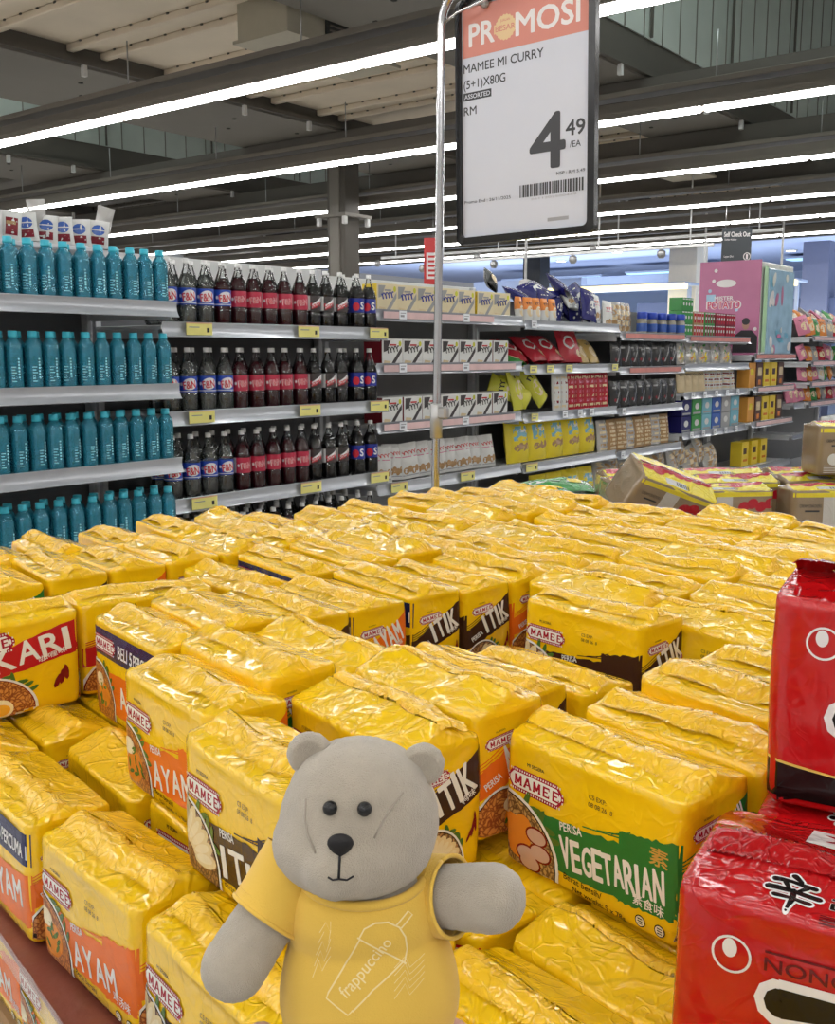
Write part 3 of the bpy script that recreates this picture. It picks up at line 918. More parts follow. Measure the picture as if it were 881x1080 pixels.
def remeshed(name, balls, voxel, m, smooth=2, cuts=(), solid=0.0, fuzz=0.0):
    """balls: (centre, radii, euler) ellipsoids or ('cap', p, q, r0, r1) capsules, fused into one skin"""
    bm = bmesh.new()
    for b in balls:
        if b[0] == 'cap':
            _, p, q, r0, r1 = b
            p, q = Vector(p), Vector(q)
            n = max(2, int((q - p).length / .004))
            for k in range(n + 1):
                t = k / n
                bmesh.ops.create_icosphere(bm, subdivisions=3, radius=r0 + (r1 - r0) * t, matrix=Matrix.Translation(p.lerp(q, t)))
        else:
            c, rd, e = b
            M = Matrix.Translation(c) @ Matrix.Rotation(e, 4, 'Y') @ Matrix.Diagonal((*rd, 1))
            bmesh.ops.create_icosphere(bm, subdivisions=4, radius=1, matrix=M)
    me = bpy.data.meshes.new(name); bm.to_mesh(me); bm.free()
    ob = bpy.data.objects.new(name, me); COL.objects.link(ob)
    md = ob.modifiers.new('r', 'REMESH'); md.mode = 'VOXEL'; md.voxel_size = voxel; md.use_smooth_shade = True
    sm = ob.modifiers.new('s', 'SMOOTH'); sm.factor = .5; sm.iterations = smooth * 4
    dg = bpy.context.evaluated_depsgraph_get()
    out = bpy.data.meshes.new_from_object(ob.evaluated_get(dg))
    bpy.data.objects.remove(ob); bpy.data.meshes.remove(me)
    bm = bmesh.new(); bm.from_mesh(out)
    for co, no in cuts:
        bmesh.ops.bisect_plane(bm, geom=bm.verts[:] + bm.edges[:] + bm.faces[:], plane_co=co, plane_no=no, clear_outer=True)
    if fuzz:
        bm.normal_update()
        for v in bm.verts:
            v.co += v.normal * fuzz * noise.noise(v.co * 420)
    if solid:
        bmesh.ops.solidify(bm, geom=bm.faces[:], thickness=solid)
    for f in bm.faces: f.smooth = True
    bm.to_mesh(out); bm.free()
    out.name = name; out.materials.clear(); out.materials.append(m)
    return out

bear = thing('teddy_bear', 'grey beige plush teddy bear in a yellow printed shirt, held in front', 'teddy bear', BO, (0, 0, AZ - R(90)))
torso = [(Vector((.0025, .004, .016)), (.0415, .034, .055), 0), (Vector((.0, .004, .058)), (.036, .028, .032), 0), (Vector((.0, .004, -.020)), (.040, .033, .034), 0)]
ls, le = bl(292, 950, .004), bl(247, 1020, -.010)
rs, re = bl(470, 945, .004), bl(519, 947, -.010)
armL = ('cap', ls, le, .0150, .0162); armR = ('cap', rs, re, .0152, .0166)
body = remeshed('body', torso + [armL, armR, ('cap', (-.022, -.01, -.045), (-.026, -.035, -.060), .017, .018), ('cap', (.022, -.01, -.045), (.026, -.035, -.060), .017, .018)], .0022, M_FUR, 2, fuzz=.0005)
link('body', body, bear)
# head, turned a little towards our left
hc = bl(379, 866)
HT = Matrix.Translation(hc) @ Matrix.Rotation(R(-17), 4, 'Z') @ Matrix.Rotation(R(3), 4, 'Y')
def hp(x, y, z): return HT @ Vector((x, y, z))
head_me = remeshed('head', [(hc + Vector((0, .004, -.001)), (.0385, .034, .0365), 0), (hc + Vector((-.003, .0, -.010)), (.0390, .033, .0250), 0), (hc + Vector((0, .004, .012)), (.034, .031, .0270), 0),
                            (hp(0, -.027, -.012), (.0165, .0125, .0135), 0), (hp(0, -.022, -.004), (.012, .012, .016), 0)], .0020, M_FUR, 3, fuzz=.0004)
head = link('head', head_me, bear)
hb = bvh_of(head_me)
def on_head(px, py, lift=0.0):
    loc = hb.ray_cast(EYE, view(px, py).normalized())
    return loc[0] + loc[1] * lift, loc[1]
for px, py, rr, s in ((327, 795, .0112, -1), (446, 806, .0108, 1)):
    c = bl(px, py, .006)
    e = remeshed('ear', [(c, (rr, .0062, rr), 0), (c + Vector((0, -.001, 0)), (rr * .9, .0066, rr * .9), 0)], .0014, M_FUR, 1, fuzz=.0004)
    # hollow the front of the ear
    for v in e.vertices:
        d = Vector((v.co.x - c.x, 0, v.co.z - c.z)).length / rr
        if v.co.y < c.y and d < .72:
            v.co.y += .0042 * (1 - (d / .72) ** 2)
    link('ear', e, head)
for px, py in ((349, 852), (384.5, 853)):
    p, nrm = on_head(px, py, .0010)
    MB().bm((lambda b: (bmesh.ops.create_uvsphere(b, u_segments=20, v_segments=12, radius=.0034), b)[1])(bmesh.new()), M_EYE, True, Matrix.Translation(p)).build('eye', head)
# nose: soft inverted triangle
p, nrm = on_head(359, 891, .0)
mb = MB()
def nose(u, v):
    a = u * 2 * math.pi; q = math.sin(v * math.pi / 2); sn = math.sin(a)
    x = math.cos(a) * .0060 * (1 + .05 * sn if sn > 0 else 1 - .72 * (-sn) ** 1.3)
    z = sn * (.0050 if sn > 0 else .0078)
    return p + Vector((x * q, -.0036 * math.cos(v * math.pi / 2) + .0008, z * q))
mb.grid(28, 8, nose, M_NOSE, True, closed_x=True); mb.build('nose', head)
def stitched(pts, r_, name, m, parent):
    q = [on_head(x, y, .0002)[0] for x, y in pts]
    MB().tube(q, r_, m, 6).build(name, parent)
stitched([(358.5, 903), (358, 912), (357.5, 926)], .0006, 'mouth', M_NOSE, head)
stitched([(346, 925), (351, 928), (357.5, 927), (366, 928), (373, 924)], .00045, 'mouth', M_NOSE, head)
stitched([(425, 836), (414, 850), (403, 868), (395, 884)], .0005, 'seam', M_SEAM, head)
stitched([(323, 842), (322, 862), (325, 882), (333, 900)], .0005, 'seam', M_SEAM, head)
# shirt
infl = lambda b, d: (b[0], tuple(x + d for x in b[1]), b[2])
def cutp(p, q, t):
    d = (Vector(q) - Vector(p)); return (Vector(p) + d * t, d.normalized())
SLV, SRV = .24, .16          # where the sleeves end along the arms
shirt_me = remeshed('t_shirt', [(b[0], tuple(x + .0026 for x in b[1]), b[2]) for b in torso[:2]] + [(Vector((.002, .004, -.014)), (.0435, .0375, .042), 0)], .0015, M_SHIRT, 2,
                    cuts=[(Vector((0, 0, -.040)), Vector((0, 0, -1))), (Vector((0, 0, .0795)), Vector((0, -.12, 1)))], solid=.0010)
for v in shirt_me.vertices:      # soft folds
    d = v.co - Vector((0, 0, .02))
    k = noise.noise(Vector((v.co.x * 40 + v.co.z * 25, v.co.y * 20, v.co.z * 22))) * .0016
    n_ = Vector((d.x, d.y, 0)).normalized(); v.co += n_ * k
shirt = link('t_shirt', shirt_me, bear)
# neck band and sleeve hems
mb = MB(); q = []
sb = bvh_of(shirt_me)
for k in range(41):
    a = 2 * math.pi * k / 40
    q.append(Vector((math.cos(a) * .0300, .003 + math.sin(a) * .0255, .0785 - .0035 * max(0, -math.sin(a)))))
mb.tube(q, .0024, M_SHIRT, 8); mb.build('collar', shirt)
def sleeve(p, q_, t, r0, r1):
    p, q_ = Vector(p), Vector(q_); d = (q_ - p).normalized()
    u = d.cross(Vector((0, 1, 0))).normalized(); w_ = d.cross(u)
    s0, s1 = p - d * .022, p.lerp(q_, t)
    def f(a_, v):
        an = a_ * 2 * math.pi; rr = r0 + (r1 - r0) * v
        c = s0.lerp(s1, v); n_ = u * math.cos(an) + w_ * math.sin(an)
        return c + n_ * (rr + .0011 * noise.noise(c * 60 + n_ * 1.3) * (1 - v * .5))
    o = MB().grid(36, 16, f, M_SHIRT, True, closed_x=True).build('sleeve', shirt)
    MB().tube([s1 + (u * math.cos(6.2832 * k / 36) + w_ * math.sin(6.2832 * k / 36)) * (r1 - .0003) for k in range(37)], .0012, M_SHIRT, 8).tube([s1 - d * .005 + (u * math.cos(6.2832 * k / 36) + w_ * math.sin(6.2832 * k / 36)) * (r1 + .0001) for k in range(37)], .0004, M_SHIRT, 5).build('sleeve_hem', o)
sleeve(ls, le, SLV, .0205, .0190); sleeve(rs, re, SRV, .0205, .0192)
# drawing on the shirt: a lidded drink with its name written along it
A = Art()
def zx(zx_, zy_):
    h_ = sb.ray_cast(EYE, view(180 + zx_ / 2.2025, 740 + zy_ / 2.2025).normalized())[0]
    return (h_.x, h_.z)
W_ = .00075
A.stroke([zx(*p) for p in ((368, 672), (362, 688), (412, 728), (424, 716))], W_, M_PRINTC)
A.stroke([zx(*p) for p in ((366, 676), (400, 620), (440, 552))], W_, M_PRINTC)
A.stroke([zx(*p) for p in ((422, 720), (470, 670), (540, 604))], W_, M_PRINTC)
A.stroke([zx(*p) for p in ((434, 548), (548, 608))], W_, M_PRINTC)
A.stroke([zx(*p) for p in ((438, 550), (450, 528), (476, 514), (506, 512), (532, 524), (546, 546), (550, 574), (544, 604))], W_, M_PRINTC)
A.stroke([zx(*p) for p in ((524, 520), (552, 486), (562, 494), (536, 526))], W_, M_PRINTC)
x0, y0 = zx(408, 690); x1, y1 = zx(516, 560)
A.text('frappuccino', x0, y0, .0058, M_PRINTC, 0, .01, width=math.hypot(x1 - x0, y1 - y0), rot=math.atan2(y1 - y0, x1 - x0))
for k in range(5):
    A.stroke([zx(*p) for p in ((330 + k * 4, 640 - k * 26), (345 + k * 4, 600 - k * 22), (352 + k * 5, 625 - k * 22), (372, 590 - k * 20))], .0003, M_PRINTC)
    A.stroke([zx(*p) for p in ((520, 690 - k * 18), (545, 655 - k * 16), (556, 680 - k * 16), (590, 640 - k * 14))], .0003, M_PRINTC)
pr = A.mesh('shirt_print', lambda a, b, l: (lambda h: None if h[0] is None else h[0] - Vector((0, l, 0)))(sb.ray_cast(Vector((a, -1, b)), Vector((0, 1, 0)))), step=.003, lift=.0001, base=.00025)
link('shirt_print', pr, shirt)

# the hand: palm under and behind the bear, thumb up its left side, four fingers round the right, forearm running down towards us
M_SKIN = mat('skin', (.52, .27, .19), rough=.5, vary=.08, vscale=60, bump=.2, bscale=300, bdist=.0005, sss=.08)
M_NAIL = mat('nail', (.62, .36, .30), rough=.25)
def skinned(name, joints, edges, radii, m, sub=2):
    me = bpy.data.meshes.new(name); me.from_pydata([tuple(j) for j in joints], edges, [])
    ob = bpy.data.objects.new(name, me); COL.objects.link(ob)
    sk = ob.modifiers.new('k', 'SKIN'); sk.branch_smoothing = .6
    for i, rd in enumerate(radii):
        d = me.skin_vertices[0].data[i]; d.radius = (rd, rd); d.use_root = i == 0
    ob.modifiers.new('s', 'SUBSURF').levels = sub
    dg = bpy.context.evaluated_depsgraph_get(); dg.update()
    out = bpy.data.meshes.new_from_object(ob.evaluated_get(dg))
    bpy.data.objects.remove(ob); bpy.data.meshes.remove(me)
    for p_ in out.polygons: p_.use_smooth = True
    out.name = name; out.materials.clear(); out.materials.append(m)
    return out
J = [(.004, .052, -.035), (.006, .055, -.075), (.012, .035, -.115), (.03, -.03, -.20), (.07, -.16, -.33)]
E_ = [(0, 1), (1, 2), (2, 3), (3, 4)]; RD = [.017, .020, .021, .026, .034]
def chain(root, pts, rds):
    i = root
    for p_, r_ in zip(pts, rds):
        J.append(p_); RD.append(r_); E_.append((i, len(J) - 1)); i = len(J) - 1
chain(1, [(-.030, .050, -.060), (-.052, .022, -.028), (-.0525, -.004, -.006), (-.0455, -.014, .0035)], [.0125, .0115, .0100, .0085])          # thumb
for k, z in enumerate((-.030, -.047, -.063, -.078)):
    s = (1.0, 1.06, 1.0, .86)[k]
    chain(0 if k < 2 else 1, [(.030, .052, z - .004), (.051, .030, z), (.0535, .002, z + .003 - .004), (.044, -.024 * s, z + .004), (.030, -.0395 * s, z + .004)], [.0105, .0095, .0090, .0082, .0072])
per = thing('person', 'hand holding the teddy bear from below, only a fingertip showing', 'person', BO + Vector((0, 0, -.001)), (0, 0, AZ - R(90)))
link('hand_and_forearm', skinned('hand_and_forearm', J, E_, RD, M_SKIN), per)
# ------------------------------------------------------------------ the hall: floor, walls, roof, beams

M_FLOOR = mat('floor_tile', (.55, .53, .5), rough=.25, vary=.06, vscale=3)
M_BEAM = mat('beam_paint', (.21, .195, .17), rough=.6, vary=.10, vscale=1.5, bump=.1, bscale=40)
M_BEAM2 = mat('beam_paint_shaded', (.12, .11, .095), rough=.7, vary=.12, vscale=1.5)  # darker copy of the beam paint: shade on the upright sides, in the colour
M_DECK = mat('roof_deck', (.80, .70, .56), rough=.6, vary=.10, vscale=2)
M_RIB = mat('wall_sheet', (.55, .60, .56), rough=.6, vary=.12, vscale=2)
M_DARK = mat('dark_void', (.05, .05, .047), rough=.8)
M_WHITE = mat('white_paint', (.75, .75, .74), rough=.5)
X0, X1, YA, YB = -6.0, 22.0, -7.0, 24.0
def struct(name, mb):
    o = mb.build(name); o['kind'] = 'structure'; return o
def tiles():
    mb = MB()
    mb.box(((X0 + 36) / 2, (YA + YB) / 2, -.05), (36 - X0, YB - YA, .1), M_FLOOR)
    return mb
struct('floor', tiles())
nt = M_FLOOR.node_tree; b = nt.nodes['Principled BSDF']
tc = [n for n in nt.nodes if n.type == 'TEX_COORD'][0]
br = _n(nt, 'ShaderNodeTexBrick'); br.offset = 0.0
br.inputs['Color1'].default_value = (.56, .54, .5, 1); br.inputs['Color2'].default_value = (.52, .5, .47, 1); br.inputs['Mortar'].default_value = (.25, .24, .22, 1)
br.inputs['Scale'].default_value = 1.0; br.inputs['Mortar Size'].default_value = .004; br.inputs['Brick Width'].default_value = .6; br.inputs['Row Height'].default_value = .6
nt.links.new(tc.outputs['Object'], br.inputs['Vector']); nt.links.new(br.outputs['Color'], b.inputs['Base Color'])
struct('wall_back', MB().box((X0 - .1, (YA + YB) / 2, 4), (.2, YB - YA, 8), M_WHITE))
struct('wall_right', MB().box(((X0 + X1) / 2, YA - .1, 4), (X1 - X0, .2, 8), M_WHITE))
struct('wall_left', MB().box(((X0 + X1) / 2, YB + .1, 4), (X1 - X0, .2, 8), M_WHITE))

# box beams running along the shelf direction: (name, front y, back y)
Lx, Cx = X1 - X0, (X0 + X1) / 2
beams = [('beam_near', 5.46, 6.84), ('beam_middle', 10.0, 11.9), ('beam_far', 15.3, 17.2), ('beam_rear', 20.4, 22.2), ('beam_aisle', -1.2, .6)]
for nm, ya, yb in beams:
    mb = MB()
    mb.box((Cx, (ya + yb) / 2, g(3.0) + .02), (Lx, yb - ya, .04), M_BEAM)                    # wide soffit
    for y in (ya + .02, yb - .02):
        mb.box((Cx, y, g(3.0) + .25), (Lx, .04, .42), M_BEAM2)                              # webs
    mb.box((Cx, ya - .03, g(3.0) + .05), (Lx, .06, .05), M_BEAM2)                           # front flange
    x = X0 + .4
    while x < X1:                                                                          # hanging bolts
        mb.box((x, ya - .02, g(3.0) - .03), (.05, .05, .12), M_WHITE)
        mb.box((x + .35, ya + .55, g(3.0) - .004), (.04, .04, .012), M_DARK)
        mb.box((x + .7, ya + 1.05, g(3.0) - .004), (.04, .04, .012), M_DARK)
        x += 1.15
    struct(nm, mb)
def deck(nm, ya, yb, z, m, xa=X0, xb=X1, ribs=True):
    mb = MB()
    mb.box(((xa + xb) / 2, (ya + yb) / 2, z + .05), (xb - xa, yb - ya, .1), m)
    if ribs:
        x = xa + .2
        k = 0
        while x < xb:
            mb.box((x, (ya + yb) / 2, z - .035), (.09, yb - ya, .07), m, .01)                # stiffening rib
            yy = ya + .1
            while yy < yb:
                mb.box((x - .05, yy, z - .008), (.012, .03, .016), M_BEAM2); yy += .28         # clips along it
            x += (.42, .85)[k % 2]; k += 1
    return struct(nm, mb)
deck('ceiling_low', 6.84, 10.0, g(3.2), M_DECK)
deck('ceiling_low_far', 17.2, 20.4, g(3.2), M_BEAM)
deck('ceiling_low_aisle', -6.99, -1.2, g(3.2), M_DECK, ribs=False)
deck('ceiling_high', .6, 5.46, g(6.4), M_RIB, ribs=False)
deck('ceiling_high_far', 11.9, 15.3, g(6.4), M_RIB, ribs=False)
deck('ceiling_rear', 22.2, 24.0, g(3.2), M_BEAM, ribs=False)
def ribbed(nm, y, z0, z1, back=False):
    mb = MB()
    mb.box((Cx, y + .05, (z0 + z1) / 2), (Lx, .06, z1 - z0), M_RIB)
    x = X0
    k = 0
    while x < X1:
        mb.box((x, y + .015, (z0 + z1) / 2), (.012, .014, z1 - z0), M_BEAM)
        if k % 5 == 2:
            mb.box((x + .12, y - .02, (z0 + z1) / 2), (.02, .03, z1 - z0), M_BEAM2)
        x += .46; k += 1
    return struct(nm, mb)
ribbed('wall_clerestory', 5.42, g(3.42), g(6.4))
ribbed('wall_clerestory_far', 15.26, g(3.42), g(6.4))
struct('wall_clerestory_back', MB().box((Cx, .62, g(4.9)), (Lx, .06, 3.0), M_RIB))
struct('wall_clerestory_far_back', MB().box((Cx, 11.92, g(4.9)), (Lx, .06, 3.0), M_RIB))
# cross girders above the lights, parallel to them
for k, x in enumerate((11.2, 14.2, 17.2, 20.2)):
    mb = MB()
    mb.box((x, 8.5, g(2.86)), (.25, 31, .26), M_BEAM2); mb.box((x, 8.5, g(2.71)), (.42, 31, .04), M_BEAM)
    struct('beam_cross_%d' % (k + 1), mb)
# bulkhead at the shop front and the mall beyond
M_BULK = mat('bulkhead', (.10, .095, .085), rough=.7)
struct('wall_bulkhead', MB().box((X1 + .1, 8.5, g(2.33) + 1.6), (.2, 31, 3.2), M_BULK))
M_MALLC = mat('mall_ceiling', (.55, .62, .85), rough=.6, vary=.1, vscale=.6)
M_MALLW = mat('mall_wall', (.55, .65, .85), rough=.5, vary=.15, vscale=.8)
M_COVE = mat('cove_light', (.42, .68, 1.0), emit=1.1)
struct('ceiling_mall', MB().box((29, 8.5, g(2.75)), (14, 31, .1), M_MALLC))
struct('wall_mall', MB().box((36, 8.5, 2.5), (.2, 31, 5), M_MALLW))
def fascia(nm, x, y0, y1, z0, z1, m, d=.3):
    return struct(nm, MB().box((x, (y0 + y1) / 2, (z0 + z1) / 2), (d, y1 - y0, z1 - z0), m, .01))
M_FASC = mat('fascia_grey', (.40, .45, .56), rough=.5); M_FASD = mat('fascia_dark', (.10, .12, .20), rough=.5)
fascia('trim_1', 26.0, 14.4, 18.0, g(1.35), g(2.05), M_FASC)
fascia('trim_2', 27.0, 5.0, 13.2, g(.6), g(1.35), M_FASD)
fascia('trim_3', 28.0, 12.4, 18.5, g(1.75), g(2.2), M_FASC)
fascia('column_mall', 26.0, 11.0, 11.75, 0, g(2.7), mat('pillar_cream', (.80, .70, .52), rough=.5), .7)
fascia('column_mall_grey', 27.0, 8.05, 8.7, 0, g(2.7), mat('pillar_grey', (.16, .17, .24), rough=.5), .6)
fascia('column_mall_dark', 25.0, 15.05, 15.6, 0, g(2.7), M_DARK, .5)
for k, (y0, y1, zz) in enumerate(((12.2, 15.0, 2.42), (15.8, 19.5, 2.38), (5.2, 10.2, 2.6))):
    t = thing('cove_light', ('long bluish cove light above the checkouts', 'bluish cove light beyond the gondola end', 'faint blue cove light at the far right')[k], 'light', (30, (y0 + y1) / 2, g(zz)))
    MB().box((0, 0, 0), (.8, y1 - y0, .06), M_FASC, .01).build('housing', t)
    MB().box((-.05, 0, -.045), (.6, (y1 - y0) * .97, .03), M_COVE, .005).build('diffuser', t)
M_DOWN = mat('downlight_glow', (1, .97, .9), emit=9.0)
for k, (x, y) in enumerate(((24.5, 10.6), (25.0, 7.6), (27.5, 8.2), (26.0, 13.4), (25.0, 17.2), (27.5, 16.0), (30, 7.2), (29, 11.2), (24.2, 12.0), (28.5, 9.6))):
    t = thing('downlight', 'round downlight in the mall ceiling, %s seen from the column' % ORD[k], 'light', (x, y, g(2.70)), group='mall downlights')
    MB().lathe([(.17, 0), (.17, -.03), (.13, -.035)], M_WHITE, 20).build('trim_ring', t)
    MB().lathe([(.12, -.02), (.12, -.04)], M_DOWN, 20).build('lamp', t)
M_YLIT = mat('counter_canopy_glow', (1.0, .80, .36), emit=1.9)
for k, (y0, y1, zz, x) in enumerate(((10.9, 14.8, 1.66, 26.0), (8.2, 9.3, 1.63, 26.0))):
    t = thing('checkout_canopy', ('yellow lit canopy over the checkout counters', 'short yellow lit canopy right of the potato display')[k], 'light', (x - .8, (y0 + y1) / 2, g(zz)))
    MB().box((0, 0, .05), (.9, y1 - y0, .06), M_FASC, .01).build('canopy_frame', t)
    MB().box((-.36, 0, -.02), (.2, y1 - y0, .14), M_YLIT, .01).build('light_strip', t)
    for yy in (y0 + .2, y1 - .2):
        MB().box((.3, yy - (y0 + y1) / 2, -(g(zz)) / 2), (.08, .08, g(zz) - .01), M_FASC).build('post', t)
# square steel column with its beam bracket
mb = MB()
mb.box((12.3, 11.0, 2.3), (.36, .36, 4.6), M_BEAM2, .02); mb.box((12.3, 11.0, 2.3), (.42, .2, 4.6), M_BEAM, .01)
mb.box((12.3, 11.0, g(2.05)), (.62, .62, .05), M_BEAM); 
for sx in (-.26, .26):
    for sy in (-.26, .26):
        mb.box((12.3 + sx, 11 + sy, g(1.99)), (.07, .07, .16), M_WHITE, .01)
struct('column_steel', mb)

# ------------------------------------------------------------------ light rows
M_TUBE = mat('tube_glow', (1.0, .99, .98), emit=19.0)
M_HOUS = mat('light_channel', (.17, .15, .125), rough=.55, vary=.1, vscale=4)
M_CHROME = mat('chrome', (.75, .75, .76), rough=.12, metal=1.0, vary=.02)
M_STEEL = mat('dull_steel', (.42, .42, .42), rough=.4, metal=.8)
rows = [(-4.1, 'added as fill farthest back behind the camera'), (-2.6, 'second behind the camera'), (-1.1, 'added as fill nearest behind the camera'), (.45, 'over the noodle island'), (3.5, 'just beyond the noodle island'), (6.55, 'nearest one in view'), (9.65, 'second one in view'),  # the rows called fill are unseen, added to brighten island and bear
        (12.75, 'third one in view'), (15.75, 'fourth one in view'), (18.1, 'fifth one in view'), (20.6, 'at the shop front')]
for X, wd in rows:
    t = thing('fluorescent_light_row', 'long suspended row of fluorescent tubes, ' + wd, 'light', (X, 0, g(2.2)))
    ya, yb = -6.5, 21.5
    mb = MB()
    mb.box((0, (ya + yb) / 2, .10), (.26, yb - ya, .02), M_HOUS); mb.box((0, (ya + yb) / 2, .15), (.12, yb - ya, .1), M_HOUS, .005)
    for sx in (-1, 1):
        mb.box((sx * .12, (ya + yb) / 2, .075), (.015, yb - ya, .06), M_HOUS)
    mb.box((0, (ya + yb) / 2, .27), (.2, yb - ya, .05), M_HOUS, .005); 
    mb.build('channel', t)
    y = ya
    while y < yb - .2:
        MB().box((0, y + .76, .045), (.085, 1.49, .058), M_TUBE, .018).build('tube', t)
        y += 1.52
    y = ya + 1.4
    while y < yb:
        if not ((4.7 < y < 6.0)):
            MB().tube([(0, y, .29), (0, y, .72)], .007, M_STEEL, 6).build('hanger_rod', t)
        y += 2.28
# air-conditioning boxes under the low ceiling
M_HVAC = mat('duct_paint', (.50, .46, .36), rough=.55)
for k, (x0, x1, y0, y1) in enumerate(((7.05, 8.6, 6.95, 7.6), (15.3, 16.9, 7.0, 7.7))):
    t = thing('ceiling_air_duct', ('cream air duct box with dark louvre, top left', 'cream air duct box with louvre right of the price sign')[k], 'air duct', ((x0 + x1) / 2, (y0 + y1) / 2, g(3.02)))
    w_, d_ = x1 - x0, y1 - y0
    MB().box((0, 0, 0), (w_, d_, .34), M_HVAC, .008).box((0, 0, -.18), (w_ + .06, d_ + .06, .03), M_HVAC).build('duct_casing', t)
    f_ = MB().box((.2, -d_ / 2 - .015, 0), (w_ * .62, .03, .27), M_DARK, .003).build('louvre', t)
    mb = MB()
    for q in range(6):
        mb.box((.2, -d_ / 2 - .035, -.11 + q * .044), (w_ * .58, .02, .012), M_HOUS)
    mb.box((.2, -d_ / 2 - .035, 0), (.02, .025, .25), M_HOUS)
    mb.build('louvre_blade', f_)

for k, (x, y) in enumerate(((26.5, 7), (26.5, 13), (26.5, 18))):  # unseen upward fill lamps, added to brighten the mall
    l = bpy.data.lights.new('mall_fill', 'AREA'); l.shape = 'RECTANGLE'; l.size = 4; l.size_y = 5; l.energy = 230; l.color = (.72, .84, 1.0)
    o = bpy.data.objects.new('mall_fill', l); COL.objects.link(o); o.location = (x, y, g(.3)); o.rotation_euler = (math.pi, 0, 0)

for k, (x, y) in enumerate(((9.5, 3.2), (7.5, 13.6))):      # fill lamps added to brighten the two high bays
    l = bpy.data.lights.new('high_bay_fill', 'AREA'); l.shape = 'RECTANGLE'; l.size = 1.2; l.size_y = 2.0; l.energy = (90, 60)[k]; l.color = (.86, 1.0, .97)
    o = bpy.data.objects.new('high_bay_fill', l); COL.objects.link(o); o.location = (x, y, g(6.2))
# ------------------------------------------------------------------ shelving
M_SHELF = mat('shelf_white', (.62, .63, .65), rough=.4, vary=.04)
M_RAIL = mat('price_rail', (.46, .48, .52), rough=.25, metal=.35, vary=.15, vscale=3, coat=.5)
M_BACK = mat('back_panel', (.70, .71, .70), rough=.5, vary=.04)
M_BACKD = mat('back_panel_dark', (.17, .17, .175), rough=.6)
M_RAILR = mat('rail_strip_red', (.62, .25, .22), rough=.3, vary=.25, vscale=9)
M_RAILP = mat('rail_strip_pink', (.72, .50, .50), rough=.3, vary=.2, vscale=9)
M_TAGY = mat('tag_yellow', (.80, .74, .24), rough=.4)
M_TAGW = mat('tag_white', (.80, .82, .86), rough=.4)
M_INK = mat('print_black', (.02, .02, .02), rough=.5)
M_INKR = mat('print_red', (.55, .03, .03), rough=.5)
M_INKG = mat('print_grey', (.30, .30, .32), rough=.5)

def bay(label, x0, x1, yf, rails, yback=4.78, top=.5, strips=(), tags=(), back=M_BACKD, group='shelf bays of the long gondola', hdr=None, foot=True):
    """one bay of the gondola. rails: heights (relative to the eye) of the shelf tops. tags: (shelf, x, colour)"""
    t = thing('shelf_bay', label, 'shelf', ((x0 + x1) / 2, yf, 0), group=group)
    w = x1 - x0
    zt = g(top)
    MB().box((0, yback - yf + .02, zt / 2), (w - .004, .03, zt), back).build('back_panel', t)
    if hdr:
        MB().box((0, yback - yf - .005, zt - hdr / 2), (w - .004, .03, hdr), M_BACK, .003).build('header_panel', t)
    for s in (-1, 1):
        MB().box((s * (w / 2 - .02), yback - yf - .03, zt / 2), (.035, .05, zt), M_SHELF, .003).build('upright', t)
    if foot:
        MB().box((0, (yback - yf) / 2 + .02, .07), (w - .01, yback - yf - .05, .14), M_SHELF, .004).build('base_plinth', t)
    for k, z in enumerate(rails):
        zz = g(z)
        sh = MB().box((0, (yback - yf) / 2, zz - .016), (w - .008, yback - yf, .022), M_SHELF, .003)
        for s in (-1, 1):
            sh.prism([(s * (w / 2 - .012), zz - .02), (s * (w / 2 - .012) + .004, zz - .02), (s * (w / 2 - .012) + .004, zz - .07), (s * (w / 2 - .012), zz - .07)], .03, yback - yf, M_SHELF)
        s_ = sh.build('shelf', t)
        rl = MB()
        rl.grid(2, 7, lambda u, v: Vector(((u - .5) * (w - .01), -.012 + .016 * math.sin(v * 3.1) * .6 - .012 * (1 - v), zz - .058 + .068 * v)), M_RAIL, True)
        rl.box((0, -.018, zz - .059), (w - .01, .022, .006), M_RAIL, .002); rl.box((0, -.008, zz + .011), (w - .01, .014, .004), M_RAIL, .001)
        for (sk, xa, xb, sm) in strips:
            if sk == k:
                rl.box(((xa + xb) / 2 - (x0 + x1) / 2, -.026, zz - .022), (xb - xa, .003, .042), sm)
        rl.build('price_rail', s_)
        for (sk, x, kind) in tags:
            if sk == k:
                xx = x - (x0 + x1) / 2
                big = kind == 'Y'
                tw, th = (.17, .062) if big else (.075, .055)
                if kind == 'y': tw, th = .10, .055
                m = M_TAGY if kind in 'Yy' else M_TAGW
                mb = MB().box((xx, -.031, zz - .02), (tw, .002, th), m)
                if big:
                    mb.box((xx, -.0325, zz + .0085), (tw, .001, .004), M_RAILR)
                    mb.box((xx - tw * .2, -.0325, zz - .012), (tw * .4, .001, .005), M_INKG)
                    mb.box((xx + tw * .33, -.0325, zz - .026), (.016, .001, .022), M_INK)
                else:
                    mb.box((xx, -.0325, zz - .008), (tw * .7, .001, .005), M_INKG)
                    mb.box((xx - tw * .1, -.0325, zz - .026), (tw * .5, .001, .014), M_INKG)
                mb.build('price_tag', s_)
    return t

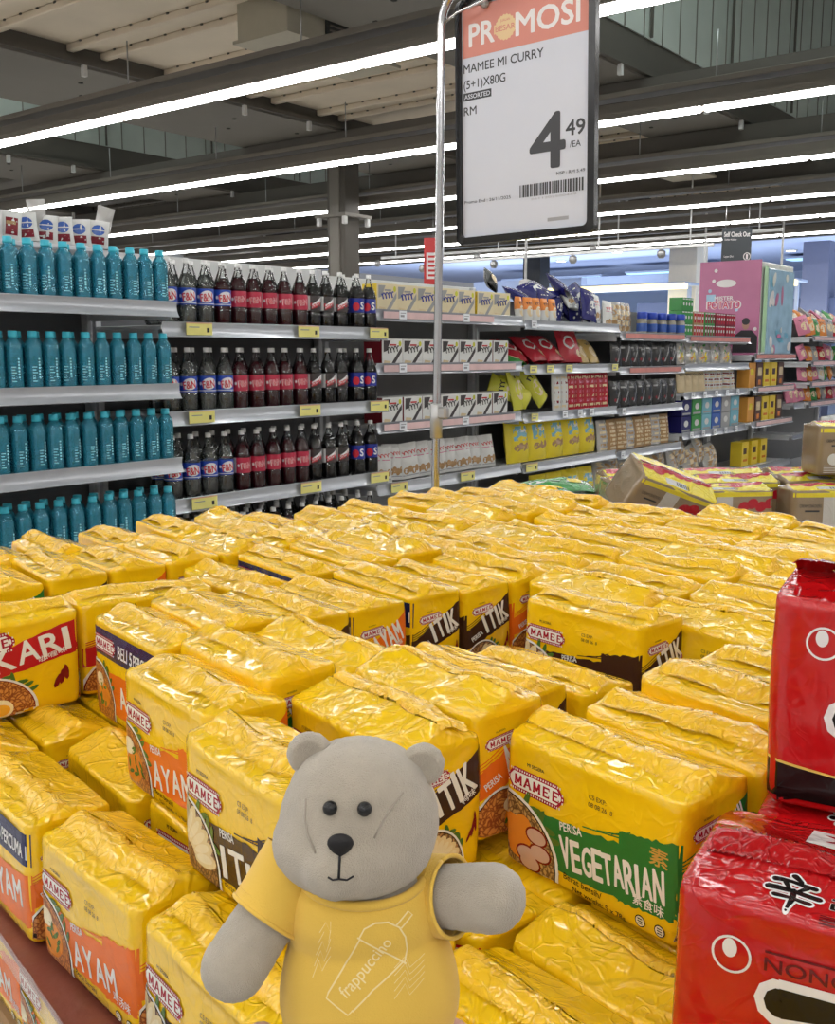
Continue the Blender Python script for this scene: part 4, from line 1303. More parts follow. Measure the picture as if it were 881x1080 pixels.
WR, CR, KR = (.23, -.158, -.518, -.90, -1.28), (.14, -.305, -.75, -1.2), (.26, -.078, -.455, -.853, -1.29)
bay('water shelf bay at the left with bare silver price rails', 1.9, 3.32, 4.05, WR, top=.545, hdr=.30)
bay('soft drink shelf bay with large yellow price tags', 3.335, 5.07, 4.20, CR, top=.53, hdr=.24,
    tags=[(k, x, 'Y') for k in range(3) for x in (3.56, 4.36, 4.98)])
bay('biscuit shelf bay behind the chrome pole', 5.09, 6.82, 4.30, KR, top=.50, hdr=.20, back=mat('back_panel_mid', (.30, .30, .30), rough=.6),
    strips=[(0, 5.15, 6.4, M_RAILP), (1, 5.15, 6.7, M_RAILP), (2, 5.15, 6.7, M_RAILP)],
    tags=[(k, x, 'w') for k in range(3) for x in (5.34, 6.05)] + [(3, 5.3, 'Y'), (3, 6.08, 'Y')])
bay('sweets shelf bay with red and yellow bags', 6.835, 8.40, 4.30, (.235, -.105, -.475, -.865, -1.29), top=.42,
    tags=[(1, x, 'y') for x in (6.95, 7.2, 7.5, 8.3)] + [(0, 6.95, 'w')] + [(2, 6.98, 'y')] + [(2, x, 'w') for x in (7.45, 7.7, 7.9)] + [(3, 6.95, 'Y')])
bay('snack shelf bay with black packs and blue capped jars', 8.415, 9.80, 4.30, (.17, -.135, -.495, -.885, -1.29), top=.40,
    strips=[(0, 8.5, 9.75, M_RAILR), (1, 8.6, 9.7, M_RAILR)], tags=[(2, 8.5, 'w'), (3, 8.5, 'w')])
bay('snack shelf bay with stacked cup drinks on top', 9.815, 11.55, 4.30, (.16, -.12, -.40, -.80, -1.29), top=.40,
    strips=[(0, 9.9, 11.5, M_RAILR)], tags=[(k, x, 'w') for k in (2, 3) for x in (10.0, 10.3, 10.6, 10.9, 11.2)])
bay('shelf bay carrying the pink potato crisp display', 11.565, 12.95, 4.25, (-.02, -.39, -.78, -1.29), top=-.05,
    strips=[(0, 11.6, 12.9, M_RAILR), (1, 11.7, 12.9, M_RAILP), (2, 11.7, 12.9, M_RAILP)])
bay('last visible shelf bay, full of small mixed bags', 13.4, 15.6, 4.2, (.20, -.11, -.37, -.62), top=.45,
    strips=[(k, 13.45, 15.5, M_RAILP) for k in range(4)])
bay('low shelf bay end packed with small bags', 12.97, 13.38, 4.25, (-.62, -1.0), top=-.3)

# ------------------------------------------------------------------ bottles
def mixmat(name, color, trans, rough=.06, tint=None):
    """thin clear plastic: see-through with a glossy skin; trans = how much passes straight through"""
    if name in MATS: return MATS[name]
    m = bpy.data.materials.new(name); m.use_nodes = True
    nt = m.node_tree; b = nt.nodes['Principled BSDF']; out = nt.nodes['Material Output']
    tc = _n(nt, 'ShaderNodeTexCoord'); nz = _n(nt, 'ShaderNodeTexNoise'); nz.inputs['Scale'].default_value = 45
    nt.links.new(tc.outputs['Object'], nz.inputs['Vector'])
    bp = _n(nt, 'ShaderNodeBump'); bp.inputs['Strength'].default_value = .04; bp.inputs['Distance'].default_value = .003
    nt.links.new(nz.outputs['Fac'], bp.inputs['Height']); nt.links.new(bp.outputs['Normal'], b.inputs['Normal'])
    b.inputs['Base Color'].default_value = (*color, 1); b.inputs['Roughness'].default_value = rough
    tr = _n(nt, 'ShaderNodeBsdfTransparent'); tr.inputs[0].default_value = (*(tint or color), 1)
    mx = _n(nt, 'ShaderNodeMixShader'); mx.inputs[0].default_value = trans
    nt.links.new(b.outputs[0], mx.inputs[1]); nt.links.new(tr.outputs[0], mx.inputs[2])
    gl = _n(nt, 'ShaderNodeBsdfGlossy'); gl.inputs['Roughness'].default_value = rough
    nt.links.new(bp.outputs['Normal'], gl.inputs['Normal'])
    fr = _n(nt, 'ShaderNodeFresnel'); fr.inputs[0].default_value = 1.5; nt.links.new(bp.outputs['Normal'], fr.inputs['Normal'])
    m2 = _n(nt, 'ShaderNodeMixShader'); nt.links.new(fr.outputs[0], m2.inputs[0])
    nt.links.new(mx.outputs[0], m2.inputs[1]); nt.links.new(gl.outputs[0], m2.inputs[2])
    nt.links.new(m2.outputs[0], out.inputs[0])
    MATS[name] = m
    return m
M_TEAL = mixmat('teal_bottle', (.07, .55, .76), .70, tint=(.42, .86, .95))
M_WATER = mixmat('teal_water', (.05, .46, .66), .70, tint=(.38, .82, .93))
M_TCAP = mat('teal_cap', (.05, .48, .62), rough=.35)
M_TPRINT = mat('pale_print', (.35, .68, .72), rough=.5)
M_PET = mixmat('clear_bottle', (.70, .73, .74), .995, tint=(.97, .98, .98))
M_SODA = {'clear': mixmat('clear_soda', (.42, .43, .41), .80, tint=(.8, .82, .8)),
          'red': mat('red_soda', (.05, .004, .008), rough=.1), 'black': mat('black_soda', (.008, .005, .005), rough=.1)}
M_WCAP = mat('white_cap', (.80, .80, .79), rough=.35)
L_BLUE = mat('label_blue', (.02, .07, .45), rough=.3); L_RED = mat('label_red', (.50, .03, .07), rough=.3)
L_WHITE = mat('label_white', (.8, .8, .8), rough=.3); L_BLACK = mat('label_black', (.05, .04, .04), rough=.3)
L_NAVY = mat('label_navy', (.015, .03, .28), rough=.3); L_REDI = mat('label_red_ink', (.62, .02, .04), rough=.3)

def cyl_fn(r):
    return lambda x, y, l: Vector(((r + l) * math.sin(x / r), -(r + l) * math.cos(x / r), y))

def water_meshes():
    r = .037
    prof = [(.030, .0), (.036, .006), (r, .02), (.0362, .06), (.0345, .066), (r, .073), (.0362, .10), (.0345, .106), (r, .113), (r, .178), (.0355, .192), (.031, .206), (.023, .217), (.0185, .224), (.0175, .232)]
    body = MB().lathe(prof, M_TEAL, 18).mesh('bottle_body')
    wat = MB().lathe([(.028, .003), (r * .95, .02), (r * .95, .165), (.025, .2)], M_WATER, 14).mesh('water')
    cap = MB().lathe([(.0205, .227), (.0205, .235), (.0195, .236), (.0195, .252), (.0175, .254)], M_TCAP, 14).mesh('cap')
    a = Art(); rr = random.Random(3)
    for k in range(7):                                         # vertical lettering too small to read
        a.rect(.004, .055 + k * .013, .012, .055 + k * .013 + rr.uniform(.006, .010), M_TPRINT)
    for k in range(6):
        a.rect(-.022, .04 + k * .012, -.022 + rr.uniform(.008, .02), .044 + k * .012, M_TPRINT)
    pr = a.mesh('body_print', cyl_fn(r + .0004), step=.004)
    return body, wat, cap, pr
def soda_meshes(kind):
    r = .049
    prof = [(.034, .0), (.044, .004), (r, .02), (r, .07), (.0485, .10), (.0455, .107), (.0455, .188), (r, .195), (.0475, .207), (.038, .235), (.026, .265), (.0155, .293), (.0135, .315)]
    body = MB().lathe(prof, M_PET, 20).mesh('bottle_body')
    liq = {'blue': 'clear', 'pink': 'red', 'sarsi': 'black', 'sblue': 'black', 'mixed': 'red'}[kind]
    fill = .262 if kind != 'mixed' else .235
    dr = MB().lathe([(.03, .003), (.0465, .02), (.0465, .100), (.044, .108), (.044, .188), (.0465, .195), (.0455, .207), (.036, .235), (.0255, fill)], M_SODA[liq], 18).mesh('drink')
    cap = MB().lathe([(.0165, .312), (.0165, .318), (.0155, .319), (.0155, .334), (.014, .336)], M_WCAP, 14).mesh('cap')
    lm = {'blue': L_BLUE, 'pink': L_RED, 'sarsi': L_BLACK, 'sblue': L_NAVY, 'mixed': L_BLUE}[kind]
    mb = MB(); mb.lathe([(.0472, .106), (.0474, .109), (.0474, .186), (.0472, .189)], lm, 22, cap=False)
    a = Art(); z = .142
    if kind in ('blue', 'mixed'):
        a.ellipse(.006, .150, .040, .030, L_WHITE, 0, 18, .15)
        a.text('F&N', .006, .128, .040, L_REDI, 1, .03, align='C', width=.066, rot=.12)
        a.ellipse(-.042, .150, .007, .009, L_WHITE, 1, 10); a.rect(-.07, .112, .07, .116, L_WHITE, 1)
    elif kind == 'pink':
        a.rect(-.075, .107, -.050, .188, L_WHITE, 0); a.ellipse(-.036, .146, .007, .009, L_WHITE, 0, 10)
        a.text('F&N', .010, .130, .034, L_WHITE, 1, .05, align='C', width=.060, rot=.12); a.text('F&N', .010, .130, .034, L_REDI, 2, .0, align='C', width=.056, rot=.12)
    elif kind == 'sarsi':
        a.rect(-.075, .107, -.030, .188, L_WHITE, 0); a.poly([(-.02, .115), (.05, .155), (.05, .186), (-.02, .14)], L_WHITE, 0)
        a.text('Sarsi', .012, .125, .034, L_REDI, 1, .03, align='C', width=.070, rot=.35)
    else:
        a.ellipse(-.020, .140, .022, .025, L_REDI, 0, 14); a.text('S', .020, .125, .045, L_WHITE, 1, .05, align='C')
    pr = a.mesh('label_print', cyl_fn(.0476), step=.006)
    return body, dr, cap, mb.mesh('paper_label'), pr

WM = water_meshes()
SM = {k: soda_meshes(k) for k in ('blue', 'pink', 'sarsi', 'sblue', 'mixed')}
def bottle(kind, x, y, z, label, group, yaw):
    t = thing('water_bottle' if kind == 'water' else 'soda_bottle', label, 'bottle', (x, y, z), (0, 0, yaw), group)
    if kind == 'water':
        link('bottle_body', WM[0], t); link('water', WM[1], t); link('cap', WM[2], t); link('body_print', WM[3], t)
    else:
        m = SM[kind]
        b_ = link('bottle_body', m[0], t); link('drink', m[1], t); link('cap', m[2], t); l_ = link('paper_label', m[3], t); link('label_print', m[4], l_)
    return t
r = random.Random(5)
FACE = R(-30)                 # most labels look out into the aisle
SHN = ('top', 'second', 'third', 'fourth', 'bottom')
for k, z in enumerate(WR[:4]):
    n = 13
    for row in range(2):
        for i in range(n):
            x = 3.27 - i * .0875 - r.uniform(0, .006) - row * .02
            if x < 2.2 - row * .1: continue
            bottle('water', x, 4.095 + row * .085 + r.uniform(-.004, .004), g(z) - .004,
                   ('blue water bottle, %s shelf, ' % SHN[k]) + (('%s from the right end' % ORD[i]) if row == 0 else ('%s from the right in the row behind' % ORD[i])),
                   'blue water bottles, %s shelf' % SHN[k], r.uniform(-.6, .3))
order = ['blue'] * 4 + ['pink'] * 5 + ['sarsi'] * 3 + ['sblue'] * 2
KW = {'blue': 'clear soda bottle with blue label', 'pink': 'dark red soda bottle with red label', 'sarsi': 'black soda bottle with black and white label', 'sblue': 'dark soda bottle with blue S label', 'mixed': 'dark red soda bottle with blue label'}
for k, z in enumerate(CR):
    for row in range(2 if k < 3 else 4):
        for i, kd in enumerate(order):
            if k == 0 and i == 3: kd = 'mixed'
            x = 3.44 + i * .1165 + (.03 if i >= 12 else 0) + r.uniform(-.006, .006)
            bottle(kd, x, 4.26 + row * .105 + r.uniform(-.006, .006), g(z) - .004,
                   KW[kd] + ', %s shelf, %s from the left' % (SHN[k], ORD[i]) + ('' if row == 0 else ', %s row' % ORD[row]),
                   'soft drink bottles, %s shelf' % SHN[k], FACE + r.uniform(-.15, .15))
from mathutils import Euler
# ------------------------------------------------------------------ goods on the shelves
def pouch_mesh(w, h, d, m, seed=0, crimp=True, m2=None, split=.0):
    """pillow bag standing upright: flat sealed top and bottom, bulging middle; lower share 'split' in m2"""
    nx, nz = 14, 14
    o = Vector((seed * 3.7, seed * 1.3, 0))
    mb = MB()
    def side(s):
        def fn(u, v):
            x = (u - .5) * w * (1 - .05 * math.sin(v * math.pi))
            e = max(0, math.sin(u * math.pi)) ** .55 * max(0, math.sin((.04 + .96 * v) * math.pi * .985)) ** .5
            wob = noise.noise(Vector((x * 25, v * h * 25, s)) + o) * .008 * e * (w / .16)
            return Vector((x, s * (d / 2 * e + .0008) + wob, v * h))
        return fn
    for s in (-1, 1):
        if m2 is not None and split > 0:
            f = side(s)
            mb.grid(nx, 7, lambda u, v, f=f: f(u, v * split), m2, True)
            mb.grid(nx, 9, lambda u, v, f=f: f(u, split + v * (1 - split)), m, True)
        else:
            mb.grid(nx, nz, side(s), m, True)
    return mb.mesh('bag')

def laid(art, me, name='print', step=.02):
    bv = bvh_of(me)
    return art.mesh(name, proj_fn(bv, 'front'), step=step, lift=.0006, base=.0012)

def squiggle(a, x0, x1, y, h, m, layer=2, n=5, slope=.0, w=None):
    """brand script too small to read: a few joined loops"""
    pts = []
    for k in range(n * 6 + 1):
        t = k / (n * 6)
        pts.append((x0 + (x1 - x0) * t + .25 * h * math.sin(t * n * 6.28), y + slope * (x1 - x0) * t + h * .5 * (1 + math.cos(t * n * 6.28 + .6))))
    return a.stroke(pts, w or h * .22, m, layer)

PM = {}
def P(name, c, rough=.22, **k):
    return film('pack_' + name, c, rough=rough, crease=.35, scale=1.2, **k)
G_CRM = P('cream', (.72, .58, .36)); G_BRN = P('brown', (.10, .045, .025)); G_RED = P('red', (.42, .015, .03)); G_YEL = P('yellow', (.78, .62, .03))
G_LIME = P('lime', (.60, .58, .06)); G_GRN = P('green', (.05, .27, .06)); G_NAVY = P('navy', (.02, .02, .13)); G_ORG = P('orange', (.72, .24, .05))
G_WHT = P('white', (.66, .66, .64)); G_BLK = P('black', (.03, .03, .03), rough=.12); G_GLD = P('gold', (.50, .34, .10)); G_PNK = P('pink', (.62, .20, .30))
G_TAN = P('tan', (.40, .24, .11)); G_BLU = P('blue', (.05, .12, .42)); G_CYN = P('cyan', (.20, .45, .55)); G_GRY = P('grey', (.35, .35, .35)); G_PAPER = mat('carton_white', (.72, .72, .70), rough=.4)
G_MAR = P('maroon', (.22, .02, .03)); G_CREAMBOX = mat('carton_cream', (.72, .62, .40), rough=.4); G_YBOX = mat('carton_yellow', (.80, .58, .04), rough=.35)
G_CLEAR = mixmat('clear_bag', (.75, .73, .70), .45, rough=.12, tint=(.93, .92, .9))

def bag_kind(name, w, h, d, m, art=None, m2=None, split=0, seeds=2):
    """few variants of one bag with its print"""
    out = []
    for s in range(seeds):
        me = pouch_mesh(w, h, d, m, seed=s * 5 + len(name), m2=m2, split=split)
        pr = None
        if art is not None:
            pr = laid(art(Art(), w, h), me, 'bag_print', step=max(w, h) / 7)
        out.append((name, me, pr))
    return out
def put_bag(kind, x, y, z, label, group, rot=(0, 0, 0), cat='snack bag', s=1.0, part='bag_film'):
    name, me, pr = rnd.choice(kind)
    M = Euler(rot).to_matrix()
    low = min((M @ v.co).z for v in me.vertices) * s            # the lowest corner touches the surface at z
    t = thing(name, label, cat, (x, y, z - low + .001), rot, group)
    b_ = link(part, me, t)
    if pr is not None: link('bag_print', pr, t)
    t.scale = (s, s, s)
    return t
def box_kind(name, w, h, d, m, art=None, side=None):
    me = MB().box((0, 0, h / 2), (w, d, h), m, .002).mesh(name)
    prs = []
    if art is not None:
        prs.append(art(Art(), w, h).mesh('box_print', lambda a, b, l: Vector((a, -d / 2 - l, b)), lift=.0006, base=.0008))
    if side is not None:
        me2 = MB().box((-w / 2 - .0008, 0, h / 2), (.0012, d * .96, h * .96), side).mesh('side_print'); prs.append(me2)
    return (name, me, prs)
def put_box(kind, x, y, z, label, group, yaw=0.0, cat='box'):
    name, me, prs = kind
    t = thing(name, label, cat, (x, y, z), (0, 0, yaw), group)
    link('carton', me, t)
    for p in prs: link(p.name.split('.')[0], p, t)
    return t

# --- biscuit boxes
def biscuit_art(cream):
    def f(a, w, h):
        X = lambda u: -w / 2 + u * w; Y = lambda v: v * h
        a.poly([(X(.06), Y(.50)), (X(.06), Y(.93)), (X(.40), Y(.93)), (X(.22), Y(.55))], L_BLACK if not cream else G_GRY, 0)
        a.poly([(X(.42), Y(.06)), (X(.60), Y(.06)), (X(.95), Y(.52)), (X(.95), Y(.72))], L_BLACK if not cream else G_GRY, 0)
        a.poly([(X(.05), Y(.06)), (X(.36), Y(.06)), (X(.42), Y(.16)), (X(.10), Y(.2))], G_CRM, 0)
        a.ellipse(X(.86), Y(.82), w * .07, h * .1, G_LIME, 0, 12)
        squiggle(a, X(.20), X(.80), Y(.44), h * .22, M_INK if not cream else L_NAVY, 2, 4, .12, h * .05)
        a.rect(X(.35), Y(.74), X(.68), Y(.80), M_INKR if not cream else M_INKG, 1)
        return a
    return f
BX = box_kind('biscuit_box', .205, .172, .16, G_PAPER, biscuit_art(False), G_MAR)
BXC = box_kind('biscuit_box', .185, .182, .14, G_CREAMBOX, biscuit_art(True), G_YBOX)
for k, z in ((1, KR[1]), (2, KR[2])):
    for i in range(7):
        put_box(BX, 5.31 + i * .212 + rnd.uniform(-.004, .004), 4.41, g(z) - .004, 'white and brown biscuit box, %s shelf, %s from the soft drinks' % (SHN[k], ORD[i]), 'white biscuit boxes, %s shelf' % SHN[k], rnd.uniform(-.03, .03))
for i in range(7):
    put_box(BXC, 5.27 + i * .225, 4.40 + rnd.uniform(0, .03), g(KR[0]) - .004, 'cream biscuit box on the top shelf, %s from the soft drinks' % ORD[i], 'cream biscuit boxes', rnd.uniform(-.25, .02))
BXR = box_kind('biscuit_box', .24, .05, .12, G_RED)
for i in range(5):
    for j in range(2 if i < 4 else 1):
        put_box(BXR, 5.75 + i * .25, 4.66, g(KR[2]) - .004 + .155 + j * .052 if False else g(KR[2]) - .004 + j * .052, 'flat red box behind the white biscuit boxes, %s of its %s layer' % (ORD[i], ('lower', 'upper')[j]), 'flat red boxes')
# something small stands on top of them
# --- white pouches
def pouch_art(a, w, h):
    a.rect(-w * .36, h * .60, w * .36, h * .625, G_PNK, 0)
    squiggle(a, -w * .34, w * .34, h * .66, h * .10, M_INKR, 1, 4, .05, h * .025)
    for k in range(4):
        a.ellipse(-w * .25 + k * w * .17, h * (.22 + .05 * (k % 2)), w * .12, h * .10, G_TAN, 0 + k % 2, 12, .4)
    a.rect(-w * .4, h * .08, w * .4, h * .11, G_GRY, 0)
    return a
PO = bag_kind('biscuit_pouch', .17, .215, .07, G_WHT, pouch_art)
for i in range(9):
    put_bag(PO, 5.25 + i * .158, 4.39 + .02 * (i % 2), g(KR[3]) - .002, 'white biscuit pouch, lower shelf, %s from the soft drinks' % ORD[i], 'white biscuit pouches', (rnd.uniform(-.22, -.08), rnd.uniform(-.08, .08), rnd.uniform(-.35, .05)), 'biscuit pouch', s=1.13)
PB = bag_kind('sweet_packet', .16, .2, .06, G_TAN, None)
# --- sweets bay, top shelf
def small_art(a, w, h):
    a.ellipse(0, h * .42, w * .3, h * .22, G_CRM, 0, 12); squiggle(a, -w * .3, w * .3, h * .68, h * .12, M_INK, 1, 3); return a
OR = bag_kind('biscuit_packet', .10, .19, .06, G_ORG, small_art, m2=G_WHT, split=.5)
for i in range(5):
    put_bag(OR, 6.93 + i * .125, 4.39, g(.235), 'orange and white packet on the top shelf, %s in its row' % ORD[i], 'orange and white packets', (-.1, 0, rnd.uniform(-.3, .1)))
def blue_art(a, w, h):
    a.ellipse(0, h * .5, w * .22, h * .12, G_WHT, 0, 12); a.rect(-w * .36, h * .8, w * .1, h * .83, G_WHT, 0)
    for k in range(5): a.ellipse(-w * .3 + k * .15 * w, h * (.2 + .1 * (k % 3)), w * .05, h * .04, G_WHT, 0, 8)
    return a
NV = bag_kind('crisp_bag', .30, .36, .12, G_NAVY, blue_art, seeds=3)
for i, (x, y, z, rx, ry, rz) in enumerate(((7.05, 4.60, .40, -1.1, .3, .2), (7.32, 4.62, .45, -1.0, -.3, -.2), (7.60, 4.58, .47, -.9, .5, .1), (7.60, 4.64, .28, -.4, .5, .0), (7.88, 4.54, .36, -.6, -.5, -.2), (8.0, 4.42, .24, -.25, .2, -.1), (7.8, 4.62, .24, -.1, -.1, 0), (7.3, 4.64, .24, -.1, .05, .1), (7.5, 4.64, .24, -.1, .0, .1))):
    put_bag(NV, x + .42 if i != 5 else x + .1, y, g(z) - (.05 if z > .3 else 0), 'navy blue crisp bag in the heap on the top shelf, ' + ('at its left edge', 'second from its left', 'at its peak', 'under the peak', 'sliding off its right side', 'standing at its right foot', 'behind the right foot', 'standing behind the orange packets', 'standing in the middle')[i], None, (rx, ry, rz), s=.78)
WB = bag_kind('biscuit_packet', .17, .25, .08, G_WHT, pouch_art)
for i, (x, y, z, rx) in enumerate(((8.2, 4.42, .24, -.15), (8.38, 4.40, .19, -.1), (8.06, 4.56, .36, -.6))):
    put_bag(WB, x, y, g(z), 'white packet on the top shelf, ' + ('right of the navy crisp bags', 'beside the bagged cookies', 'lying over the navy crisp bags')[i], None, (rx, .1, 0))
def cookie_art(a, w, h):
    for j in range(5):
        for k in range(3):
            a.ellipse(-w * .28 + k * w * .28, h * (.14 + j * .17), w * .15, h * .085, G_TAN if (j + k) % 2 else G_CRM, (j + k) % 2, 12)
    return a
CK = bag_kind('cookie_bag', .20, .27, .10, G_CLEAR, cookie_art)
for i in range(3):
    put_bag(CK, 8.55 + i * .15, 4.41 + .03 * i, g(.175), 'clear bag of round cookies on the top shelf, %s from the left' % ORD[i], 'bagged cookies', (-.08, 0, -.1))
# blue capped jars
JB = MB().lathe([(.045, 0), (.05, .006), (.05, .12), (.043, .14), (.043, .15)], mixmat('jar_glass', (.5, .48, .4), .45, tint=(.8, .8, .75)), 16).lathe([(.044, .01), (.044, .12)], G_CRM, 14).mesh('jar_body')
JC = MB().lathe([(.047, .145), (.049, .15), (.049, .20), (.044, .205)], mat('jar_cap_blue', (.02, .06, .42), rough=.35), 18).mesh('cap')
JL = MB().lathe([(.0506, .03), (.0508, .032), (.0508, .10), (.0506, .102)], G_BLU, 18, cap=False).mesh('paper_label')
for i in range(9):
    t = thing('snack_jar', 'blue capped jar on the top shelf, %s from the cookies' % ORD[i], 'jar', (8.98 + i * .105, 4.36 + .05 * (i % 2), g(.17) - .004), group='blue capped jars')
    link('jar_body', JB, t); link('cap', JC, t); link('paper_label', JL, t)
# cup drink packs, stacked two high
def cup_art(c):
    def f(a, w, h):
        for k in range(4):
            x = -w / 2 + (k + .5) * w / 4
            a.poly([(x - w * .075, h * .1), (x + w * .075, h * .1), (x + w * .10, h * .85), (x - w * .10, h * .85)], c, 0)
            a.ellipse(x, h * .5, w * .06, h * .13, G_WHT, 1, 10); a.rect(x - w * .10, h * .85, x + w * .1, h * .93, G_WHT, 0)
        return a
    return f
CB = [box_kind('cup_pack', .26, .125, .14, G_GRN, cup_art(G_GRN)), box_kind('cup_pack', .26, .125, .14, G_TAN, cup_art(G_RED)), box_kind('cup_pack', .26, .125, .14, G_GRN, cup_art(G_MAR)), box_kind('cup_pack', .26, .125, .14, G_MAR, cup_art(G_RED))]
CN = ('bright green', 'tan and red', 'green and maroon', 'dark red')
for i, c in enumerate((0, 1, 2, 3, 3)):
    for j in range(3 if i < 1 else 2):
        put_box(CB[c], 9.97 + i * .285, 4.42, g(.16) + j * .127, '%s pack of small cups, %s column from the jars, %s layer' % (CN[c], ORD[i], ('lowest', 'middle' if i < 1 else 'upper', 'uppermost')[j]), 'stacked cup packs')
# --- second shelf: red bags, black packs, mixed bags
def ring_art(a, w, h):
    a.ring(-w * .12, h * .55, w * .22, h * .2, w * .07, G_WHT, 0); a.ellipse(w * .28, h * .25, w * .16, h * .12, G_CRM, 0, 12); return a
RB = bag_kind('sweet_bag', .30, .30, .10, G_RED, ring_art)
for i, (x, z, rx, rz) in enumerate(((7.02, -.105, -.95, .25), (7.28, -.10, -.85, .1), (7.52, -.10, -.8, .0), (7.78, -.10, -.35, -.1))):
    put_bag(RB, x, 4.40, g(z) + .01, 'red sweet bag on the second shelf, ' + ('lying nearest the biscuit boxes', 'second from the biscuit boxes', 'beside the upright one', 'standing upright with a big white ring')[i], None, (rx, 0, rz))
GB = bag_kind('sweet_bag', .22, .2, .07, G_GRN, small_art)
put_bag(GB, 6.93, 4.36, g(-.105), 'green sweet bag lying at the left end of the red bags', None, (-1.2, 0, .2))
DB = bag_kind('sweet_bag', .20, .24, .08, G_GLD, small_art)
for i in range(2):
    put_bag(DB, 8.0 + i * .18, 4.40, g(-.105) + .005, 'gold sweet bag between red bags and black packs, %s one' % ('left', 'right')[i], None, (-.6, 0, .1))
def black_art(a, w, h):
    a.poly([(-w * .1, h * .2), (w * .3, h * .8), (w * .36, h * .8), (w * .02, h * .2)], G_GRY, 0); a.rect(-w * .35, h * .72, -w * .05, h * .78, G_GRY, 0); a.ellipse(-w * .15, h * .3, w * .1, h * .06, G_MAR, 0, 10); return a
BK = bag_kind('seaweed_pack', .18, .235, .05, G_BLK, black_art)
for i in range(8):
    put_bag(BK, 8.52 + i * .165, 4.37, g(-.135), 'black snack pack on the second shelf, %s from the left' % ORD[i], 'black packs, second shelf', (-.1, rnd.uniform(-.06, .06), rnd.uniform(-.4, .1)))
for i in range(8):
    put_bag(BK, 8.50 + i * .17, 4.36, g(-.495), 'black snack pack on the third shelf, %s from the left' % ORD[i], 'black packs, third shelf', (-.07, 0, rnd.uniform(-.15, .1)), s=1.05)
def mix_art(a, w, h):
    r_ = random.Random(int(w * 1000)); 
    for k in range(16):
        a.ellipse(r_.uniform(-.38, .38) * w, r_.uniform(.1, .85) * h, w * r_.uniform(.05, .12), h * r_.uniform(.04, .09), r_.choice([G_YEL, G_WHT, G_ORG, G_GRN, G_CRM]), k % 3, 9, r_.uniform(0, 3))
    return a
MX = bag_kind('sweet_bag', .34, .27, .12, G_CLEAR, mix_art)
for i in range(5):
    put_bag(MX, 10.0 + i * .3, 4.42, g(-.12), 'clear bag of mixed sweets under the cup packs, %s from the left' % ORD[i], 'mixed sweet bags', (-.15, 0, rnd.uniform(-.2, .1)), s=.86)
# --- third shelf
LM = bag_kind('banana_crisp_bag', .16, .36, .09, G_LIME, small_art)
for i, (x, z, ry, rx) in enumerate(((7.12, -.465, -.85, -.25), (7.32, -.465, -.7, -.2), (6.93, -.47, -.1, -.2), (7.02, -.46, -1.1, -.5))):
    put_bag(LM, x, 4.42 - .02 * i, g(z) + .02, 'yellow green crisp bag leaning on the third shelf, ' + ('left of the two long ones', 'right of the two long ones', 'upright beside the biscuit boxes', 'lying lowest')[i], None, (rx, ry, 0))
def stripe_art(c):
    def f(a, w, h):
        for k in range(7):
            a.rect(-w * .36, h * (.08 + .125 * k), w * .36, h * (.15 + .125 * k), c if k % 2 else G_CRM, 0)
        return a
    return f
SW = bag_kind('wafer_pack', .12, .31, .06, G_WHT, stripe_art(G_MAR)); SR = bag_kind('wafer_pack', .12, .31, .06, G_RED, stripe_art(G_PNK))
for i in range(8):
    put_bag(SW if i < 2 else SR, 7.48 + i * .118, 4.37, g(-.475), '%s striped wafer pack on the third shelf, %s in the row' % ('white' if i < 2 else 'red', ORD[i]), 'striped wafer packs', (-.06, 0, -.1))
CS = bag_kind('cracker_bag', .16, .26, .06, G_CRM, small_art); CS2 = bag_kind('cracker_bag', .16, .26, .06, G_WHT, stripe_art(G_MAR))
for i in range(9):
    put_bag(CS if i < 4 else CS2, 9.95 + i * .165, 4.38, g(-.40), '%s cracker bag under the mixed sweets, %s in the row' % ('cream' if i < 4 else 'white and red', ORD[i]), 'cracker bags, third shelf', (-.12, rnd.uniform(-.05, .05), rnd.uniform(-.5, -.1)), s=.9)
YB = box_kind('yellow_carton', .2, .28, .14, G_YBOX, lambda a, w, h: a.rect(-w * .3, h * .2, w * .3, h * .3, G_ORG, 0).rect(-w * .3, h * .5, w * .2, h * .75, G_BRN, 0))
OB = box_kind('orange_carton', .2, .28, .14, mat('carton_orange', (.72, .33, .06), rough=.4), lambda a, w, h: a.rect(-w * .3, h * .5, w * .2, h * .75, G_YEL, 0))
NB = box_kind('brown_carton', .2, .28, .14, mat('carton_brown', (.10, .04, .025), rough=.4), lambda a, w, h: a.rect(-w * .3, h * .45, w * .3, h * .8, G_CRM, 0).rect(-w * .2, h * .1, w * .2, h * .3, G_ORG, 0))
for k, z in ((2, -.39), (3, -.78)):
    for i, (kd, nm) in enumerate(((OB, 'orange'), (NB, 'brown'), (YB, 'yellow'), (YB, 'yellow'), (NB, 'brown'))):
        put_box(kd, 11.72 + i * .235, 4.38, g(z), '%s carton under the pink display, %s shelf, %s from the left' % (nm, SHN[k - 1], ORD[i]), 'cartons under the pink display')
